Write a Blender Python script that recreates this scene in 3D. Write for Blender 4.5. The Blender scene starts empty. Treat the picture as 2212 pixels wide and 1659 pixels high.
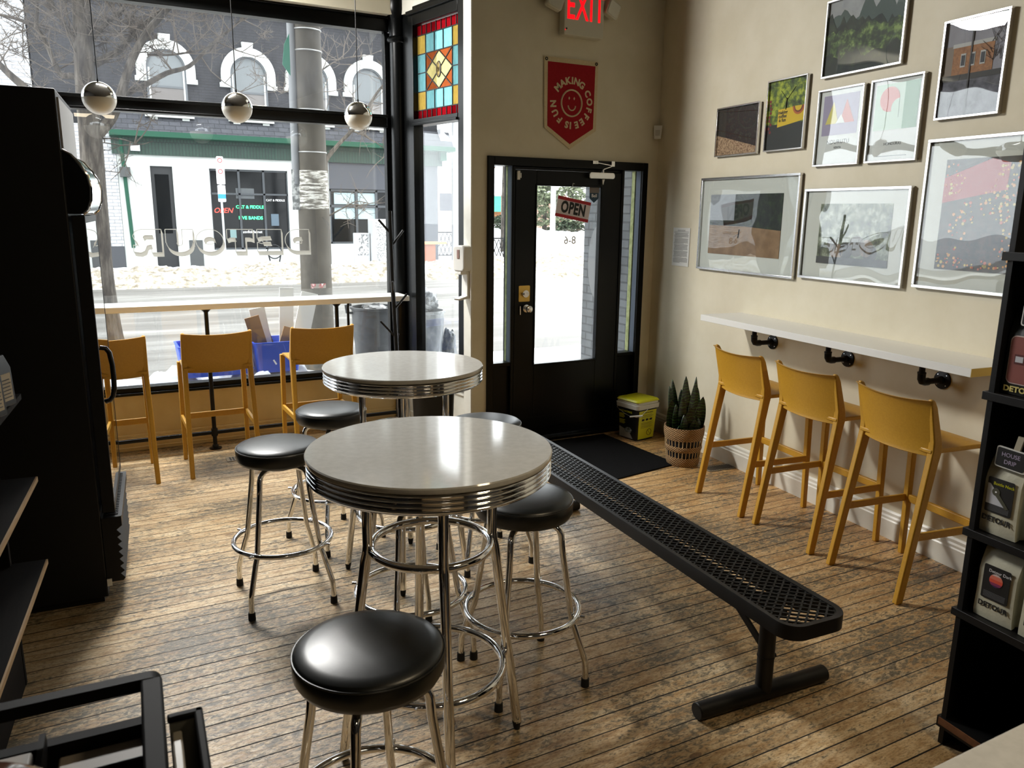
import bpy, bmesh, math, random
from mathutils import Vector, Matrix, noise

# ---------------------------------------------------------------- camera
PI = math.pi
def R(d): return math.radians(d)
F_PX, YAW, PITCH, ROLL, EYE = 1690.88, R(27.8797), R(12.3611), R(.6832), 1.8
IW, IH = 2212, 1659
_cy, _sy, _cp, _sp = math.cos(YAW), math.sin(YAW), math.cos(PITCH), math.sin(PITCH)
FW = Vector((_sy*_cp, _cy*_cp, -_sp)); _r = Vector((_cy, -_sy, 0)); _u = _r.cross(FW)
RT = math.cos(ROLL)*_r + math.sin(ROLL)*_u
UP = -math.sin(ROLL)*_r + math.cos(ROLL)*_u
EYEP = Vector((0, 0, EYE))
scene = bpy.context.scene
cam_data = bpy.data.cameras.new('camera')
cam = bpy.data.objects.new('camera', cam_data)
scene.collection.objects.link(cam); scene.camera = cam
cam_data.sensor_fit = 'HORIZONTAL'; cam_data.sensor_width = 36.0
cam_data.lens = F_PX/IW*36.0
cam_data.dof.use_dof = True; cam_data.dof.focus_distance = 5.0; cam_data.dof.aperture_fstop = 9.0
cam_data.clip_start = .05; cam_data.clip_end = 400
_m = Matrix((RT, UP, -FW)).transposed().to_4x4(); _m.translation = EYEP
cam.matrix_world = _m

def ray(x, y): return (FW*F_PX + RT*(x-IW/2) - UP*(y-IH/2))
def onz(x, y, z):
    d = ray(x, y); return EYEP + d*((z-EYE)/d.z)
def ony(x, y, Y):
    d = ray(x, y); return EYEP + d*(Y/d.y)

# ---------------------------------------------------------------- light
world = bpy.data.worlds.new('overcast_sky'); scene.world = world
world.use_nodes = True
_n = world.node_tree.nodes; _l = world.node_tree.links
_n.clear()
_o = _n.new('ShaderNodeOutputWorld'); _b = _n.new('ShaderNodeBackground')
_tc = _n.new('ShaderNodeTexCoord'); _sx = _n.new('ShaderNodeSeparateXYZ'); _cr = _n.new('ShaderNodeValToRGB')
_l.new(_tc.outputs['Generated'], _sx.inputs[0]); _l.new(_sx.outputs['Z'], _cr.inputs[0])
_cr.color_ramp.elements[0].position = 0.0; _cr.color_ramp.elements[0].color = (.90, .92, .95, 1)
_cr.color_ramp.elements[1].position = .7; _cr.color_ramp.elements[1].color = (1, 1, 1, 1)
_l.new(_cr.outputs[0], _b.inputs[0]); _l.new(_b.outputs[0], _o.inputs[0])
_b.inputs[1].default_value = 4.2
def area(name, loc, rot, sx, sy, power, col, portal=False):
    L = bpy.data.lights.new(name, 'AREA'); L.shape = 'RECTANGLE'; L.size = sx; L.size_y = sy
    L.energy = power; L.color = col
    o = bpy.data.objects.new(name, L); scene.collection.objects.link(o)
    o.location = loc; o.rotation_euler = rot
    if portal: L.cycles.is_portal = True
    return o
# sampling portals in the window and door openings (they give no light of their own)
area('window_portal', (.3, 6.55, 1.85), (R(-90), 0, 0), 4.2, 2.9, 1, (1, 1, 1), True)
area('door_portal', (3.36, 5.5, 1.35), (R(-90), 0, 0), 1.5, 1.7, 1, (1, 1, 1), True)
# warm ceiling fixtures over the service counter behind the photographer
area('counter_light', (2.2, .1, 3.3), (0, 0, 0), .5, .5, 22, (1, .80, .52))
# added daylight-white fill lamp, unseen above the shop window, brightens the room
for _x, _y, _w in ((.45, 5.85, 125),):
    area('added_fill', (_x, _y, 3.66), (R(-34), 0, R(14)), .9, .2, _w, (1, .985, .95))
area('back_room_light', (.2, -2.6, 3.3), (0, 0, 0), .6, .6, 9, (1, .82, .58))
scene.view_settings.view_transform = 'Standard'
scene.view_settings.look = 'None'
scene.view_settings.gamma = 1.0
scene.view_settings.use_curve_mapping = False
scene.view_settings.exposure = 0.68
try:
    scene.cycles.transparent_max_bounces = 24
    scene.cycles.max_bounces = 10
    scene.cycles.diffuse_bounces = 5
    scene.cycles.glossy_bounces = 6
    scene.cycles.caustics_reflective = False
    scene.cycles.caustics_refractive = False
    scene.cycles.sample_clamp_indirect = 6
    scene.cycles.use_denoising = True
except Exception: pass

# ---------------------------------------------------------------- materials
def lin(v):
    v /= 255.0
    return v/12.92 if v <= .04045 else ((v+.055)/1.055)**2.4
def C(r, g, b): return (lin(r), lin(g), lin(b), 1)
MATS = {}
def mat(name, col, rough=.5, metal=0, spec=.5, emit=None, estr=0, coat=0, trans=0):
    if name in MATS: return MATS[name]
    m = bpy.data.materials.new(name); m.use_nodes = True
    b = m.node_tree.nodes['Principled BSDF']
    b.inputs['Base Color'].default_value = col
    b.inputs['Roughness'].default_value = rough
    b.inputs['Metallic'].default_value = metal
    b.inputs['Specular IOR Level'].default_value = spec
    b.inputs['Coat Weight'].default_value = coat
    b.inputs['Transmission Weight'].default_value = trans
    if emit: b.inputs['Emission Color'].default_value = emit; b.inputs['Emission Strength'].default_value = estr
    m.diffuse_color = col; MATS[name] = m
    return m
def nodes(m): return m.node_tree.nodes, m.node_tree.links, m.node_tree.nodes['Principled BSDF']
def coords(N, L, scale=(1, 1, 1), rot=(0, 0, 0), kind='Object'):
    tc = N.new('ShaderNodeTexCoord'); mp = N.new('ShaderNodeMapping')
    mp.inputs['Scale'].default_value = scale; mp.inputs['Rotation'].default_value = rot
    L.new(tc.outputs[kind], mp.inputs[0]); return mp.outputs[0]
def tex_noise(N, L, v, scale, detail=6, rough=.6, dist=0):
    n = N.new('ShaderNodeTexNoise'); n.inputs['Scale'].default_value = scale
    n.inputs['Detail'].default_value = detail; n.inputs['Roughness'].default_value = rough
    n.inputs['Distortion'].default_value = dist
    L.new(v, n.inputs['Vector']); return n.outputs['Fac']
def ramp(N, L, fac, stops):
    r = N.new('ShaderNodeValToRGB'); e = r.color_ramp.elements
    while len(e) < len(stops): e.new(.5)
    for k, (p, c) in enumerate(stops): e[k].position = p; e[k].color = c
    L.new(fac, r.inputs[0]); return r.outputs[0]
def mixc(N, L, fac, a, b, mode='MIX'):
    m = N.new('ShaderNodeMix'); m.data_type = 'RGBA'; m.blend_type = mode
    for s, v in (('Factor', fac), ('A', a), ('B', b)):
        i = [x for x in m.inputs if x.name == s and (x.type == 'RGBA' if s != 'Factor' else x.type == 'VALUE')][0]
        if hasattr(v, 'links'): L.new(v, i)
        else: i.default_value = v
    return [x for x in m.outputs if x.type == 'RGBA'][0]
def math_(N, L, op, a, b=0, c=None):
    m = N.new('ShaderNodeMath'); m.operation = op
    for k, v in enumerate((a, b) if c is None else (a, b, c)):
        if hasattr(v, 'links'): L.new(v, m.inputs[k])
        else: m.inputs[k].default_value = v
    return m.outputs[0]
def bump(N, L, b, h, strength=.3, dist=.01):
    n = N.new('ShaderNodeBump'); n.inputs['Strength'].default_value = strength; n.inputs['Distance'].default_value = dist
    L.new(h, n.inputs['Height']); L.new(n.outputs[0], b.inputs['Normal'])
def noisy(name, stops, scale=8, stretch=(1, 1, 1), rough=.6, bmp=.2, bdist=.005, detail=6, metal=0, spec=.5, dist=0, kind='Object', rr=None):
    if name in MATS: return MATS[name]
    m = mat(name, stops[0][1], rough, metal, spec); N, L, b = nodes(m)
    v = coords(N, L, stretch, kind=kind); f = tex_noise(N, L, v, scale, detail, .6, dist)
    L.new(ramp(N, L, f, stops), b.inputs['Base Color'])
    if rr: L.new(math_(N, L, 'MULTIPLY_ADD', f, rr[1]-rr[0], rr[0]), b.inputs['Roughness'])
    if bmp: bump(N, L, b, f, bmp, bdist)
    return m
def brick(name, c1, c2, cm, w, h, mortar=.012, rough=.8, axis='XZ', bmp=.6, bdist=.01, patch=None, off=.5):
    if name in MATS: return MATS[name]
    m = mat(name, c1, rough); N, L, b = nodes(m)
    tc = N.new('ShaderNodeTexCoord'); sp = N.new('ShaderNodeSeparateXYZ'); cb = N.new('ShaderNodeCombineXYZ')
    L.new(tc.outputs['Object'], sp.inputs[0])
    L.new(sp.outputs[axis[0]], cb.inputs[0]); L.new(sp.outputs[axis[1]], cb.inputs[1])
    bt = N.new('ShaderNodeTexBrick'); L.new(cb.outputs[0], bt.inputs['Vector'])
    bt.inputs['Scale'].default_value = 1; bt.inputs['Brick Width'].default_value = w; bt.inputs['Row Height'].default_value = h
    bt.inputs['Mortar Size'].default_value = mortar; bt.inputs['Mortar Smooth'].default_value = .3
    bt.inputs['Color1'].default_value = c1; bt.inputs['Color2'].default_value = c2; bt.inputs['Mortar'].default_value = cm
    bt.offset = off
    f = tex_noise(N, L, tc.outputs['Object'], 9, 6)
    col = bt.outputs['Color']
    col = mixc(N, L, .55, col, ramp(N, L, f, [(.3, (.45, .45, .45, 1)), (.75, (1, 1, 1, 1))]), 'MULTIPLY')
    L.new(col, b.inputs['Base Color'])
    h_ = math_(N, L, 'SUBTRACT', math_(N, L, 'MULTIPLY', f, .4), bt.outputs['Fac'])
    bump(N, L, b, h_, bmp, bdist)
    return m

# floor: worn painted boards running along X
def floor_mat():
    m = mat('worn_floorboards', C(150, 125, 90), .5); N, L, b = nodes(m)
    tc = N.new('ShaderNodeTexCoord'); sp = N.new('ShaderNodeSeparateXYZ'); L.new(tc.outputs['Object'], sp.inputs[0])
    y = sp.outputs['Y']; x = sp.outputs['X']
    yb = math_(N, L, 'DIVIDE', y, .0835)
    fr = math_(N, L, 'FRACT', yb); idx = math_(N, L, 'FLOOR', yb)
    wn = N.new('ShaderNodeTexWhiteNoise'); wn.noise_dimensions = '1D'; L.new(idx, wn.inputs['W'])
    d = math_(N, L, 'ABSOLUTE', math_(N, L, 'SUBTRACT', fr, .5))
    gap = math_(N, L, 'GREATER_THAN', math_(N, L, 'ADD', d, math_(N, L, 'MULTIPLY', wn.outputs['Value'], .026)), .479)
    v1 = coords(N, L, (1.0, 5.5, 1)); v2 = coords(N, L, (1, 2.2, 1))
    # per-board shift so the grain differs from board to board
    av = N.new('ShaderNodeVectorMath'); av.operation = 'ADD'; cb = N.new('ShaderNodeCombineXYZ')
    L.new(math_(N, L, 'MULTIPLY', wn.outputs['Value'], 7.0), cb.inputs[0]); L.new(v1, av.inputs[0]); L.new(cb.outputs[0], av.inputs[1])
    grain = tex_noise(N, L, av.outputs[0], 7, 10, .72, .6)
    fleck = tex_noise(N, L, v2, 26, 8, .72, .8)
    patch = tex_noise(N, L, v2, 1.1, 5, .6, .5)
    # where the old grey paint survives
    fine = tex_noise(N, L, coords(N, L, (1, 2.6, 1)), 62, 6, .7, .3)
    pf = math_(N, L, 'ADD', math_(N, L, 'MULTIPLY', fleck, .62), math_(N, L, 'ADD', math_(N, L, 'MULTIPLY', grain, .30), math_(N, L, 'MULTIPLY', patch, .42)))
    paint = ramp(N, L, pf, [(.665, (0, 0, 0, 1)), (.735, (1, 1, 1, 1))])
    wood = ramp(N, L, grain, [(.30, C(128, 98, 62)), (.42, C(192, 160, 116)), (.54, C(222, 198, 158)), (.72, C(240, 226, 196))])
    dirt = ramp(N, L, fine, [(.36, (.30, .26, .21, 1)), (.47, (.85, .82, .78, 1)), (.58, (1, 1, 1, 1))])
    wood = mixc(N, L, .85, wood, dirt, 'MULTIPLY')
    smear = ramp(N, L, patch, [(.42, (1, 1, 1, 1)), (.66, (.80, .77, .72, 1))])
    wood = mixc(N, L, 1.0, wood, smear, 'MULTIPLY')
    bt = ramp(N, L, wn.outputs['Value'], [(0, (.74, .71, .68, 1)), (1, (1.0, 1.0, 1.0, 1))])
    wood = mixc(N, L, 1.0, wood, bt, 'MULTIPLY')
    greyp = ramp(N, L, fine, [(.35, C(60, 53, 41)), (.65, C(128, 115, 92))])
    # warm lamp glow painted into the wood colour, stronger towards the right-hand wall
    glow_x = math_(N, L, 'MULTIPLY_ADD', x, .42, -1.0)
    tr = ramp(N, L, glow_x, [(0, (1, 1, 1, 1)), (.6, (1.08, .88, .60, 1))])
    wood = mixc(N, L, 1.0, wood, tr, 'MULTIPLY')
    col = mixc(N, L, paint, wood, greyp)
    # knots
    vo = N.new('ShaderNodeTexVoronoi'); vo.inputs['Scale'].default_value = 1.6; L.new(v2, vo.inputs['Vector'])
    kn = math_(N, L, 'LESS_THAN', vo.outputs['Distance'], .045)
    col = mixc(N, L, math_(N, L, 'MULTIPLY', kn, .6), col, C(72, 44, 24))
    col = mixc(N, L, gap, col, C(14, 11, 8))
    L.new(col, b.inputs['Base Color'])
    rg = math_(N, L, 'MULTIPLY_ADD', fleck, .55, .10)
    rg = math_(N, L, 'MAXIMUM', rg, math_(N, L, 'MULTIPLY', gap, .9)); L.new(rg, b.inputs['Roughness'])
    h = math_(N, L, 'ADD', math_(N, L, 'MULTIPLY', pf, .7), math_(N, L, 'MULTIPLY', gap, -1.6))
    h = math_(N, L, 'ADD', h, math_(N, L, 'MULTIPLY', wn.outputs['Value'], .25))
    bump(N, L, b, h, .55, .006)
    return m
M_floor = floor_mat()
M_wall = noisy('cream_plaster', [(.35, C(212, 203, 178)), (.7, C(222, 214, 192))], 3, rough=.62, bmp=.12, bdist=.004)
M_ledge = noisy('yellow_cream_paint', [(.35, C(214, 190, 140)), (.7, C(222, 200, 152))], 5, rough=.45, bmp=.12, bdist=.004)
M_white = noisy('white_gloss_trim', [(.3, C(214, 210, 196)), (.7, C(228, 225, 214))], 6, rough=.35, bmp=.08, bdist=.002)
M_ceil = mat('ceiling_paint', C(96, 92, 84), .8)
M_dark = mat('back_wall_paint', C(38, 35, 31), .8)
M_blk = noisy('black_gloss_paint', [(.3, C(3, 4, 4)), (.7, C(7, 8, 8))], 14, rough=.3, spec=.22, bmp=.15, bdist=.002)
M_blkm = mat('matte_black', C(6, 6, 7), .5, spec=.35)
M_iron = mat('black_pipe_iron', C(24, 22, 22), .38, .6)
M_steel = mat('chrome', (.83, .84, .86, 1), .07, 1)
M_alu = mat('brushed_aluminium', (.78, .78, .79, 1), .26, 1)
M_vinyl = noisy('black_vinyl', [(.3, C(5, 8, 7)), (.7, C(11, 15, 14))], 60, rough=.36, bmp=.12, bdist=.001, spec=.6)
M_rubber = mat('black_rubber', C(14, 14, 14), .8)
M_lam = noisy('grey_laminate', [(.35, C(188, 187, 182)), (.65, C(197, 196, 191))], 40, rough=.09, bmp=.03, bdist=.0005)
M_lamw = mat('white_laminate', C(226, 225, 220), .3)
M_edge = mat('raw_yellow_edge', C(206, 176, 92), .6)
M_must = noisy('mustard_plastic', [(.3, C(184, 136, 38)), (.7, C(194, 146, 46))], 90, rough=.42, bmp=.1, bdist=.0006)
M_snow = noisy('snow', [(.3, C(160, 164, 170)), (.6, C(194, 196, 200))], 3, rough=.8, bmp=.5, bdist=.06)
M_slush = noisy('dirty_snow', [(.34, C(96, 88, 74)), (.48, C(138, 131, 118)), (.60, C(188, 188, 188))], 6, rough=.9, bmp=.35, bdist=.08, detail=9)
M_road = noisy('salted_asphalt', [(.3, C(76, 74, 70)), (.5, C(96, 94, 90)), (.7, C(132, 131, 128))], 1.1, stretch=(.22, 1.6, 1), rough=.6, bmp=.2, bdist=.01, detail=9)
M_walk = noisy('snowy_sidewalk', [(.35, C(205, 206, 206)), (.55, C(244, 246, 249))], 2.5, rough=.8, bmp=.4, bdist=.03)

def glass_mat(name, tint=(.96, .98, .98, 1), ior=1.5, rough=0.0, dirt=0.0, wav=0.0, boost=1.0):
    if name in MATS: return MATS[name]
    m = bpy.data.materials.new(name); m.use_nodes = True
    N, L = m.node_tree.nodes, m.node_tree.links; N.clear()
    o = N.new('ShaderNodeOutputMaterial'); t = N.new('ShaderNodeBsdfTransparent'); g = N.new('ShaderNodeBsdfGlossy')
    t.inputs[0].default_value = tint; g.inputs['Roughness'].default_value = rough
    # same index of refraction on both faces of the thin sheet
    fr = N.new('ShaderNodeFresnel'); ge = N.new('ShaderNodeNewGeometry')
    L.new(math_(N, L, 'MULTIPLY_ADD', ge.outputs['Backfacing'], 1/ior-ior, ior), fr.inputs[0])
    mx = N.new('ShaderNodeMixShader'); fac = fr.outputs[0]
    if boost != 1.0: fac = math_(N, L, 'MINIMUM', math_(N, L, 'MULTIPLY', fac, boost), 1.0)
    L.new(fac, mx.inputs[0]); L.new(t.outputs[0], mx.inputs[1]); L.new(g.outputs[0], mx.inputs[2])
    out = mx.outputs[0]
    if wav:
        v = coords(N, L, (1, 1, 1)); f = tex_noise(N, L, v, 2.6, 1, .3)
        bp = N.new('ShaderNodeBump'); bp.inputs['Strength'].default_value = wav; bp.inputs['Distance'].default_value = .05
        L.new(f, bp.inputs['Height']); L.new(bp.outputs[0], g.inputs['Normal'])
    if dirt:
        tr = N.new('ShaderNodeBsdfTranslucent'); tr.inputs[0].default_value = (.9, .93, 1, 1)
        v = coords(N, L, (1, 1, .6)); f = tex_noise(N, L, v, 4, 8, .75)
        df = ramp(N, L, f, [(.35, (dirt*.4,)*3+(1,)), (.8, (dirt*1.6,)*3+(1,))])
        m2 = N.new('ShaderNodeMixShader'); L.new(df, m2.inputs[0]); L.new(out, m2.inputs[1]); L.new(tr.outputs[0], m2.inputs[2])
        out = m2.outputs[0]
    L.new(out, o.inputs[0]); m.diffuse_color = (.7, .8, .85, .3); MATS[name] = m
    return m
M_glass = glass_mat('window_glass', dirt=.004)
M_glass_hazy = glass_mat('hazy_window_glass', dirt=.02)
M_pic = glass_mat('picture_glazing', wav=.16, boost=1.25)
M_pic2 = glass_mat('flat_picture_glazing', wav=.03, boost=.8)
def stained(name, col):
    if name in MATS: return MATS[name]
    m = bpy.data.materials.new(name); m.use_nodes = True
    N, L = m.node_tree.nodes, m.node_tree.links; N.clear()
    o = N.new('ShaderNodeOutputMaterial'); t = N.new('ShaderNodeBsdfTransparent'); g = N.new('ShaderNodeBsdfTranslucent')
    v = coords(N, L, (1, 1, .35)); f = tex_noise(N, L, v, 60, 6)
    col = tuple(v**.5 for v in col[:3])+(1,)   # light crosses both faces of the pane
    c = mixc(N, L, .5, col, ramp(N, L, f, [(.3, (.55, .55, .55, 1)), (.6, (1, 1, 1, 1))]), 'MULTIPLY')
    L.new(c, t.inputs[0]); L.new(c, g.inputs[0])
    mx = N.new('ShaderNodeMixShader'); mx.inputs[0].default_value = .55
    L.new(t.outputs[0], mx.inputs[1]); L.new(g.outputs[0], mx.inputs[2]); L.new(mx.outputs[0], o.inputs[0])
    m.diffuse_color = col; MATS[name] = m; return m

# ---------------------------------------------------------------- geometry
def frame_of(t):
    t = t.normalized(); a = Vector((0, 0, 1)) if abs(t.z) < .9 else Vector((1, 0, 0))
    s = t.cross(a).normalized(); return s, s.cross(t).normalized()
class MB:
    def __init__(s): s.v = []; s.f = []
    def add(s, vs, fs):
        k = len(s.v); s.v += [Vector(q) for q in vs]; s.f += [tuple(i+k for i in f) for f in fs]; return s
    def box(s, x0, x1, y0, y1, z0, z1, M=None):
        vs = [Vector((x, y, z)) for x in (x0, x1) for y in (y0, y1) for z in (z0, z1)]
        if M: vs = [M @ q for q in vs]
        return s.add(vs, [(0, 1, 3, 2), (4, 6, 7, 5), (0, 4, 5, 1), (2, 3, 7, 6), (0, 2, 6, 4), (1, 5, 7, 3)])
    def bar(s, a, b, w, h=None, up=None, w2=None, h2=None):
        a = Vector(a); b = Vector(b); h = h or w; t = (b-a)
        if up is None: sx, uy = frame_of(t)
        else: sx = t.cross(Vector(up)).normalized(); uy = sx.cross(t).normalized()
        w2 = w2 or w; h2 = h2 or h; vs = []
        for p, ww, hh in ((a, w, h), (b, w2, h2)):
            for i, j in ((-1, -1), (1, -1), (1, 1), (-1, 1)): vs.append(p+sx*(i*ww/2)+uy*(j*hh/2))
        return s.add(vs, [(0, 1, 2, 3), (7, 6, 5, 4), (0, 4, 5, 1), (1, 5, 6, 2), (2, 6, 7, 3), (3, 7, 4, 0)])
    def tube(s, pts, r, n=12, closed=False, cap=True):
        P = [Vector(p) for p in pts]; rs = r if isinstance(r, (list, tuple)) else [r]*len(P)
        k0 = len(s.v); m = len(P); prev = None
        for i, p in enumerate(P):
            if closed: t = (P[(i+1) % m]-P[i-1])
            else: t = P[min(i+1, m-1)]-P[max(i-1, 0)]
            t.normalize()
            if prev is None: a, b = frame_of(t)
            else:
                a = (prev-t*prev.dot(t)).normalized(); b = a.cross(t)
            prev = a
            for j in range(n):
                q = 2*PI*j/n; s.v.append(p+(a*math.cos(q)+b*math.sin(q))*rs[i])
        for i in range(m if closed else m-1):
            i2 = (i+1) % m
            for j in range(n):
                j2 = (j+1) % n
                s.f.append((k0+i*n+j, k0+i2*n+j, k0+i2*n+j2, k0+i*n+j2))
        if cap and not closed:
            s.f.append(tuple(k0+j for j in range(n))); s.f.append(tuple(k0+(m-1)*n+j for j in reversed(range(n))))
        return s
    def cyl(s, a, b, r, n=20, r2=None): return s.tube([a, b], [r, r if r2 is None else r2], n)
    def ring(s, c, r, t, n=48, m=10):
        c = Vector(c); return s.tube([c+Vector((r*math.cos(2*PI*k/n), r*math.sin(2*PI*k/n), 0)) for k in range(n)], t, m, True)
    def lathe(s, prof, n=48, M=None, caps=True):
        k0 = len(s.v)
        for rr, z in prof:
            for j in range(n):
                q = Vector((rr*math.cos(2*PI*j/n), rr*math.sin(2*PI*j/n), z)); s.v.append(M @ q if M else q)
        for i in range(len(prof)-1):
            for j in range(n):
                j2 = (j+1) % n; s.f.append((k0+i*n+j, k0+i*n+j2, k0+(i+1)*n+j2, k0+(i+1)*n+j))
        if caps:
            s.f.append(tuple(k0+j for j in reversed(range(n)))); s.f.append(tuple(k0+(len(prof)-1)*n+j for j in range(n)))
        return s
    def prism(s, poly, h0, h1, axis='y', M=None):
        # poly in (x, z) extruded along y (or (x,y) along z, (y,z) along x)
        def P(a, b, h): return {'y': Vector((a, h, b)), 'z': Vector((a, b, h)), 'x': Vector((h, a, b))}[axis]
        n = len(poly); vs = [P(a, b, h0) for a, b in poly]+[P(a, b, h1) for a, b in poly]
        if M: vs = [M @ q for q in vs]
        return s.add(vs, [tuple(range(n)), tuple(reversed(range(n, 2*n)))]+[(i, i+n, (i+1) % n+n, (i+1) % n) for i in range(n)])
    def build(s, name, m, parent=None, smooth=False, bevel=0, seg=2, sub=0, M=None, angle=35):
        me = bpy.data.meshes.new(name)
        vs = [M @ q for q in s.v] if M else s.v
        me.from_pydata([tuple(q) for q in vs], [], s.f); me.validate()
        bm = bmesh.new(); bm.from_mesh(me); bmesh.ops.recalc_face_normals(bm, faces=bm.faces); bm.to_mesh(me); bm.free()
        if smooth:
            me.shade_smooth()
            try: me.set_sharp_from_angle(angle=R(angle))
            except Exception: pass
        me.materials.append(m)
        o = bpy.data.objects.new(name, me); scene.collection.objects.link(o)
        if parent: o.parent = parent
        if bevel:
            b = o.modifiers.new('bevel', 'BEVEL'); b.width = bevel; b.segments = seg; b.limit_method = 'ANGLE'; b.angle_limit = R(40)
            me.shade_smooth()
            try: me.set_sharp_from_angle(angle=R(50))
            except Exception: pass
        if sub:
            b = o.modifiers.new('sub', 'SUBSURF'); b.levels = sub; b.render_levels = sub
            me.shade_smooth()
        return o
def tag(o, label=None, cat=None, group=None, kind=None):
    if label: o['label'] = label
    if cat: o['category'] = cat
    if group: o['group'] = group
    if kind: o['kind'] = kind
    return o
def empty(name, loc, rz, label, cat, group=None, kind=None):
    o = bpy.data.objects.new(name, None); o.empty_display_size = .1; scene.collection.objects.link(o)
    o.location = loc; o.rotation_euler = (0, 0, rz); return tag(o, label, cat, group, kind)
def dup(root, loc, rz, label, group=None):
    r = root.copy(); scene.collection.objects.link(r); r.location = loc; r.rotation_euler = (0, 0, rz)
    r['label'] = label
    if group: r['group'] = group
    for ch in list(root.children):
        c = ch.copy(); scene.collection.objects.link(c); c.parent = r
        for g in list(ch.children):
            d = g.copy(); scene.collection.objects.link(d); d.parent = c
    return r
def struct(name, mb, m, **k):
    o = mb.build(name, m, **k); o['kind'] = 'structure'; return o
_tc = {}
def text(s, size, m, parent, x, y, z, name='lettering', align='CENTER', bold=0.0, sx=1.0, mirror=False, depth=.0006, rot=0, shear=0, M=None, spacing=1.0):
    """flat lettering in the XZ plane facing -Y; (x, z) is its centre, y its plane"""
    cu = bpy.data.curves.new('t', 'FONT'); cu.body = s; cu.size = size; cu.align_x = align; cu.align_y = 'CENTER'
    cu.offset = bold*size; cu.extrude = depth/2; cu.shear = shear; cu.resolution_u = 3; cu.space_character = spacing
    to = bpy.data.objects.new('t', cu); scene.collection.objects.link(to)
    dg = bpy.context.evaluated_depsgraph_get(); me = bpy.data.meshes.new_from_object(to.evaluated_get(dg))
    bpy.data.objects.remove(to); bpy.data.curves.remove(cu)
    T = Matrix.Translation((x, y, z)) @ Matrix.Rotation(rot, 4, 'Y') @ Matrix.Rotation(PI/2, 4, 'X') @ Matrix.Diagonal((sx*(-1 if mirror else 1), 1, 1, 1))
    if M: T = M @ T
    me.transform(T)
    me.materials.clear(); me.materials.append(m)
    o = bpy.data.objects.new(name, me); scene.collection.objects.link(o); o.parent = parent
    return o
def poly(pts, y, m, name, parent, t=.0006):
    return MB().prism(pts, y-t, y, 'y').build(name, m, parent)
def arc(cx, cz, r, a0, a1, n): return [(cx+r*math.cos(a0+(a1-a0)*k/n), cz+r*math.sin(a0+(a1-a0)*k/n)) for k in range(n+1)]
def rrect(x0, x1, z0, z1, r, n=5):
    return arc(x1-r, z0+r, r, -PI/2, 0, n)+arc(x1-r, z1-r, r, 0, PI/2, n)+arc(x0+r, z1-r, r, PI/2, PI, n)+arc(x0+r, z0+r, r, PI, 1.5*PI, n)

# ================================================================ ROOM SHELL
AW = R(4.93); WR = R(-94.93)
WALLO = Vector((4.12, 5.30, 0))
WM = Matrix.Translation(WALLO) @ Matrix.Rotation(WR, 4, 'Z')      # x towards the camera along the wall, y into it
SR = R(-79.6); SO = Vector((2.46, 5.30, 0))
SM = Matrix.Translation(SO) @ Matrix.Rotation(SR, 4, 'Z')         # splayed side window, same convention
YD = 5.30; H_C = 3.75
struct('floor', MB().prism([(-1.85, -3.6), (3.4, -3.6), (4.17, 5.38), (2.4, 5.38), (2.27, 6.42), (-1.85, 6.42)], -.1, 0, 'z'), M_floor)
struct('ceiling', MB().box(-1.9, 4.3, -3.7, 6.6, H_C, H_C+.1), M_ceil)
struct('wall_right', MB().box(-.02, 9.0, 0, .2, 0, H_C, WM), M_wall)
struct('wall_back', MB().box(-1.95, 3.6, -3.75, -3.6, 0, H_C), M_dark)
struct('wall_left', MB().box(-1.97, -1.85, -3.6, 6.42, 0, H_C), M_dark)
FX0, FX1, FZ1 = 2.577, 4.015, 2.20
struct('wall_door', MB().box(2.46, FX0, YD, YD+.14, 0, H_C).box(FX0, FX1, YD, YD+.14, FZ1, H_C).box(FX1, 4.125, YD, YD+.14, 0, H_C), M_wall)
YW = 6.38
struct('wall_front', MB().box(-1.85, 2.27, YW, YW+.14, 0, .44), M_ledge)
struct('trim_1', MB().box(-1.85, 2.22, YW-.018, YW, 0, .10).box(-1.85, 2.22, YW-.026, YW, 0, .03).box(-1.85, 2.22, YW-.010, YW, .10, .125), M_ledge, bevel=.004)
struct('wall_header', MB().box(-1.85, 2.30, YW-.1, YW+.1, 3.30, H_C), M_wall)
struct('wall_side', MB().box(-1.02, 0, .005, .12, 0, .46, SM).box(-1.02, 0.0, .005, .12, 3.30, H_C, SM), M_white)
struct('trim_2', MB().box(-.097, 0, -.012, .13, 0, 3.72, SM), M_white, bevel=.004)
struct('trim_3', MB().box(-1.0, -.10, -.012, .005, 0, .12, SM).box(-1.0, -.1, -.008, .005, .40, .46, SM), M_white, bevel=.003)

# baseboard on the right wall: stepped profile
bp = [(0, 0), (-.022, 0), (-.022, .105), (-.017, .112), (-.017, .125), (-.010, .134), (-.010, .150), (-.004, .160), (0, .162)]
bb = MB(); bb.prism(bp, .0, 8.0, 'x', WM)
struct('baseboard_right', bb, M_white, smooth=True, angle=25)
struct('baseboard_door', MB().box(2.465, 2.575, YD-.018, YD, 0, .15), M_white, bevel=.004)

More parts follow.
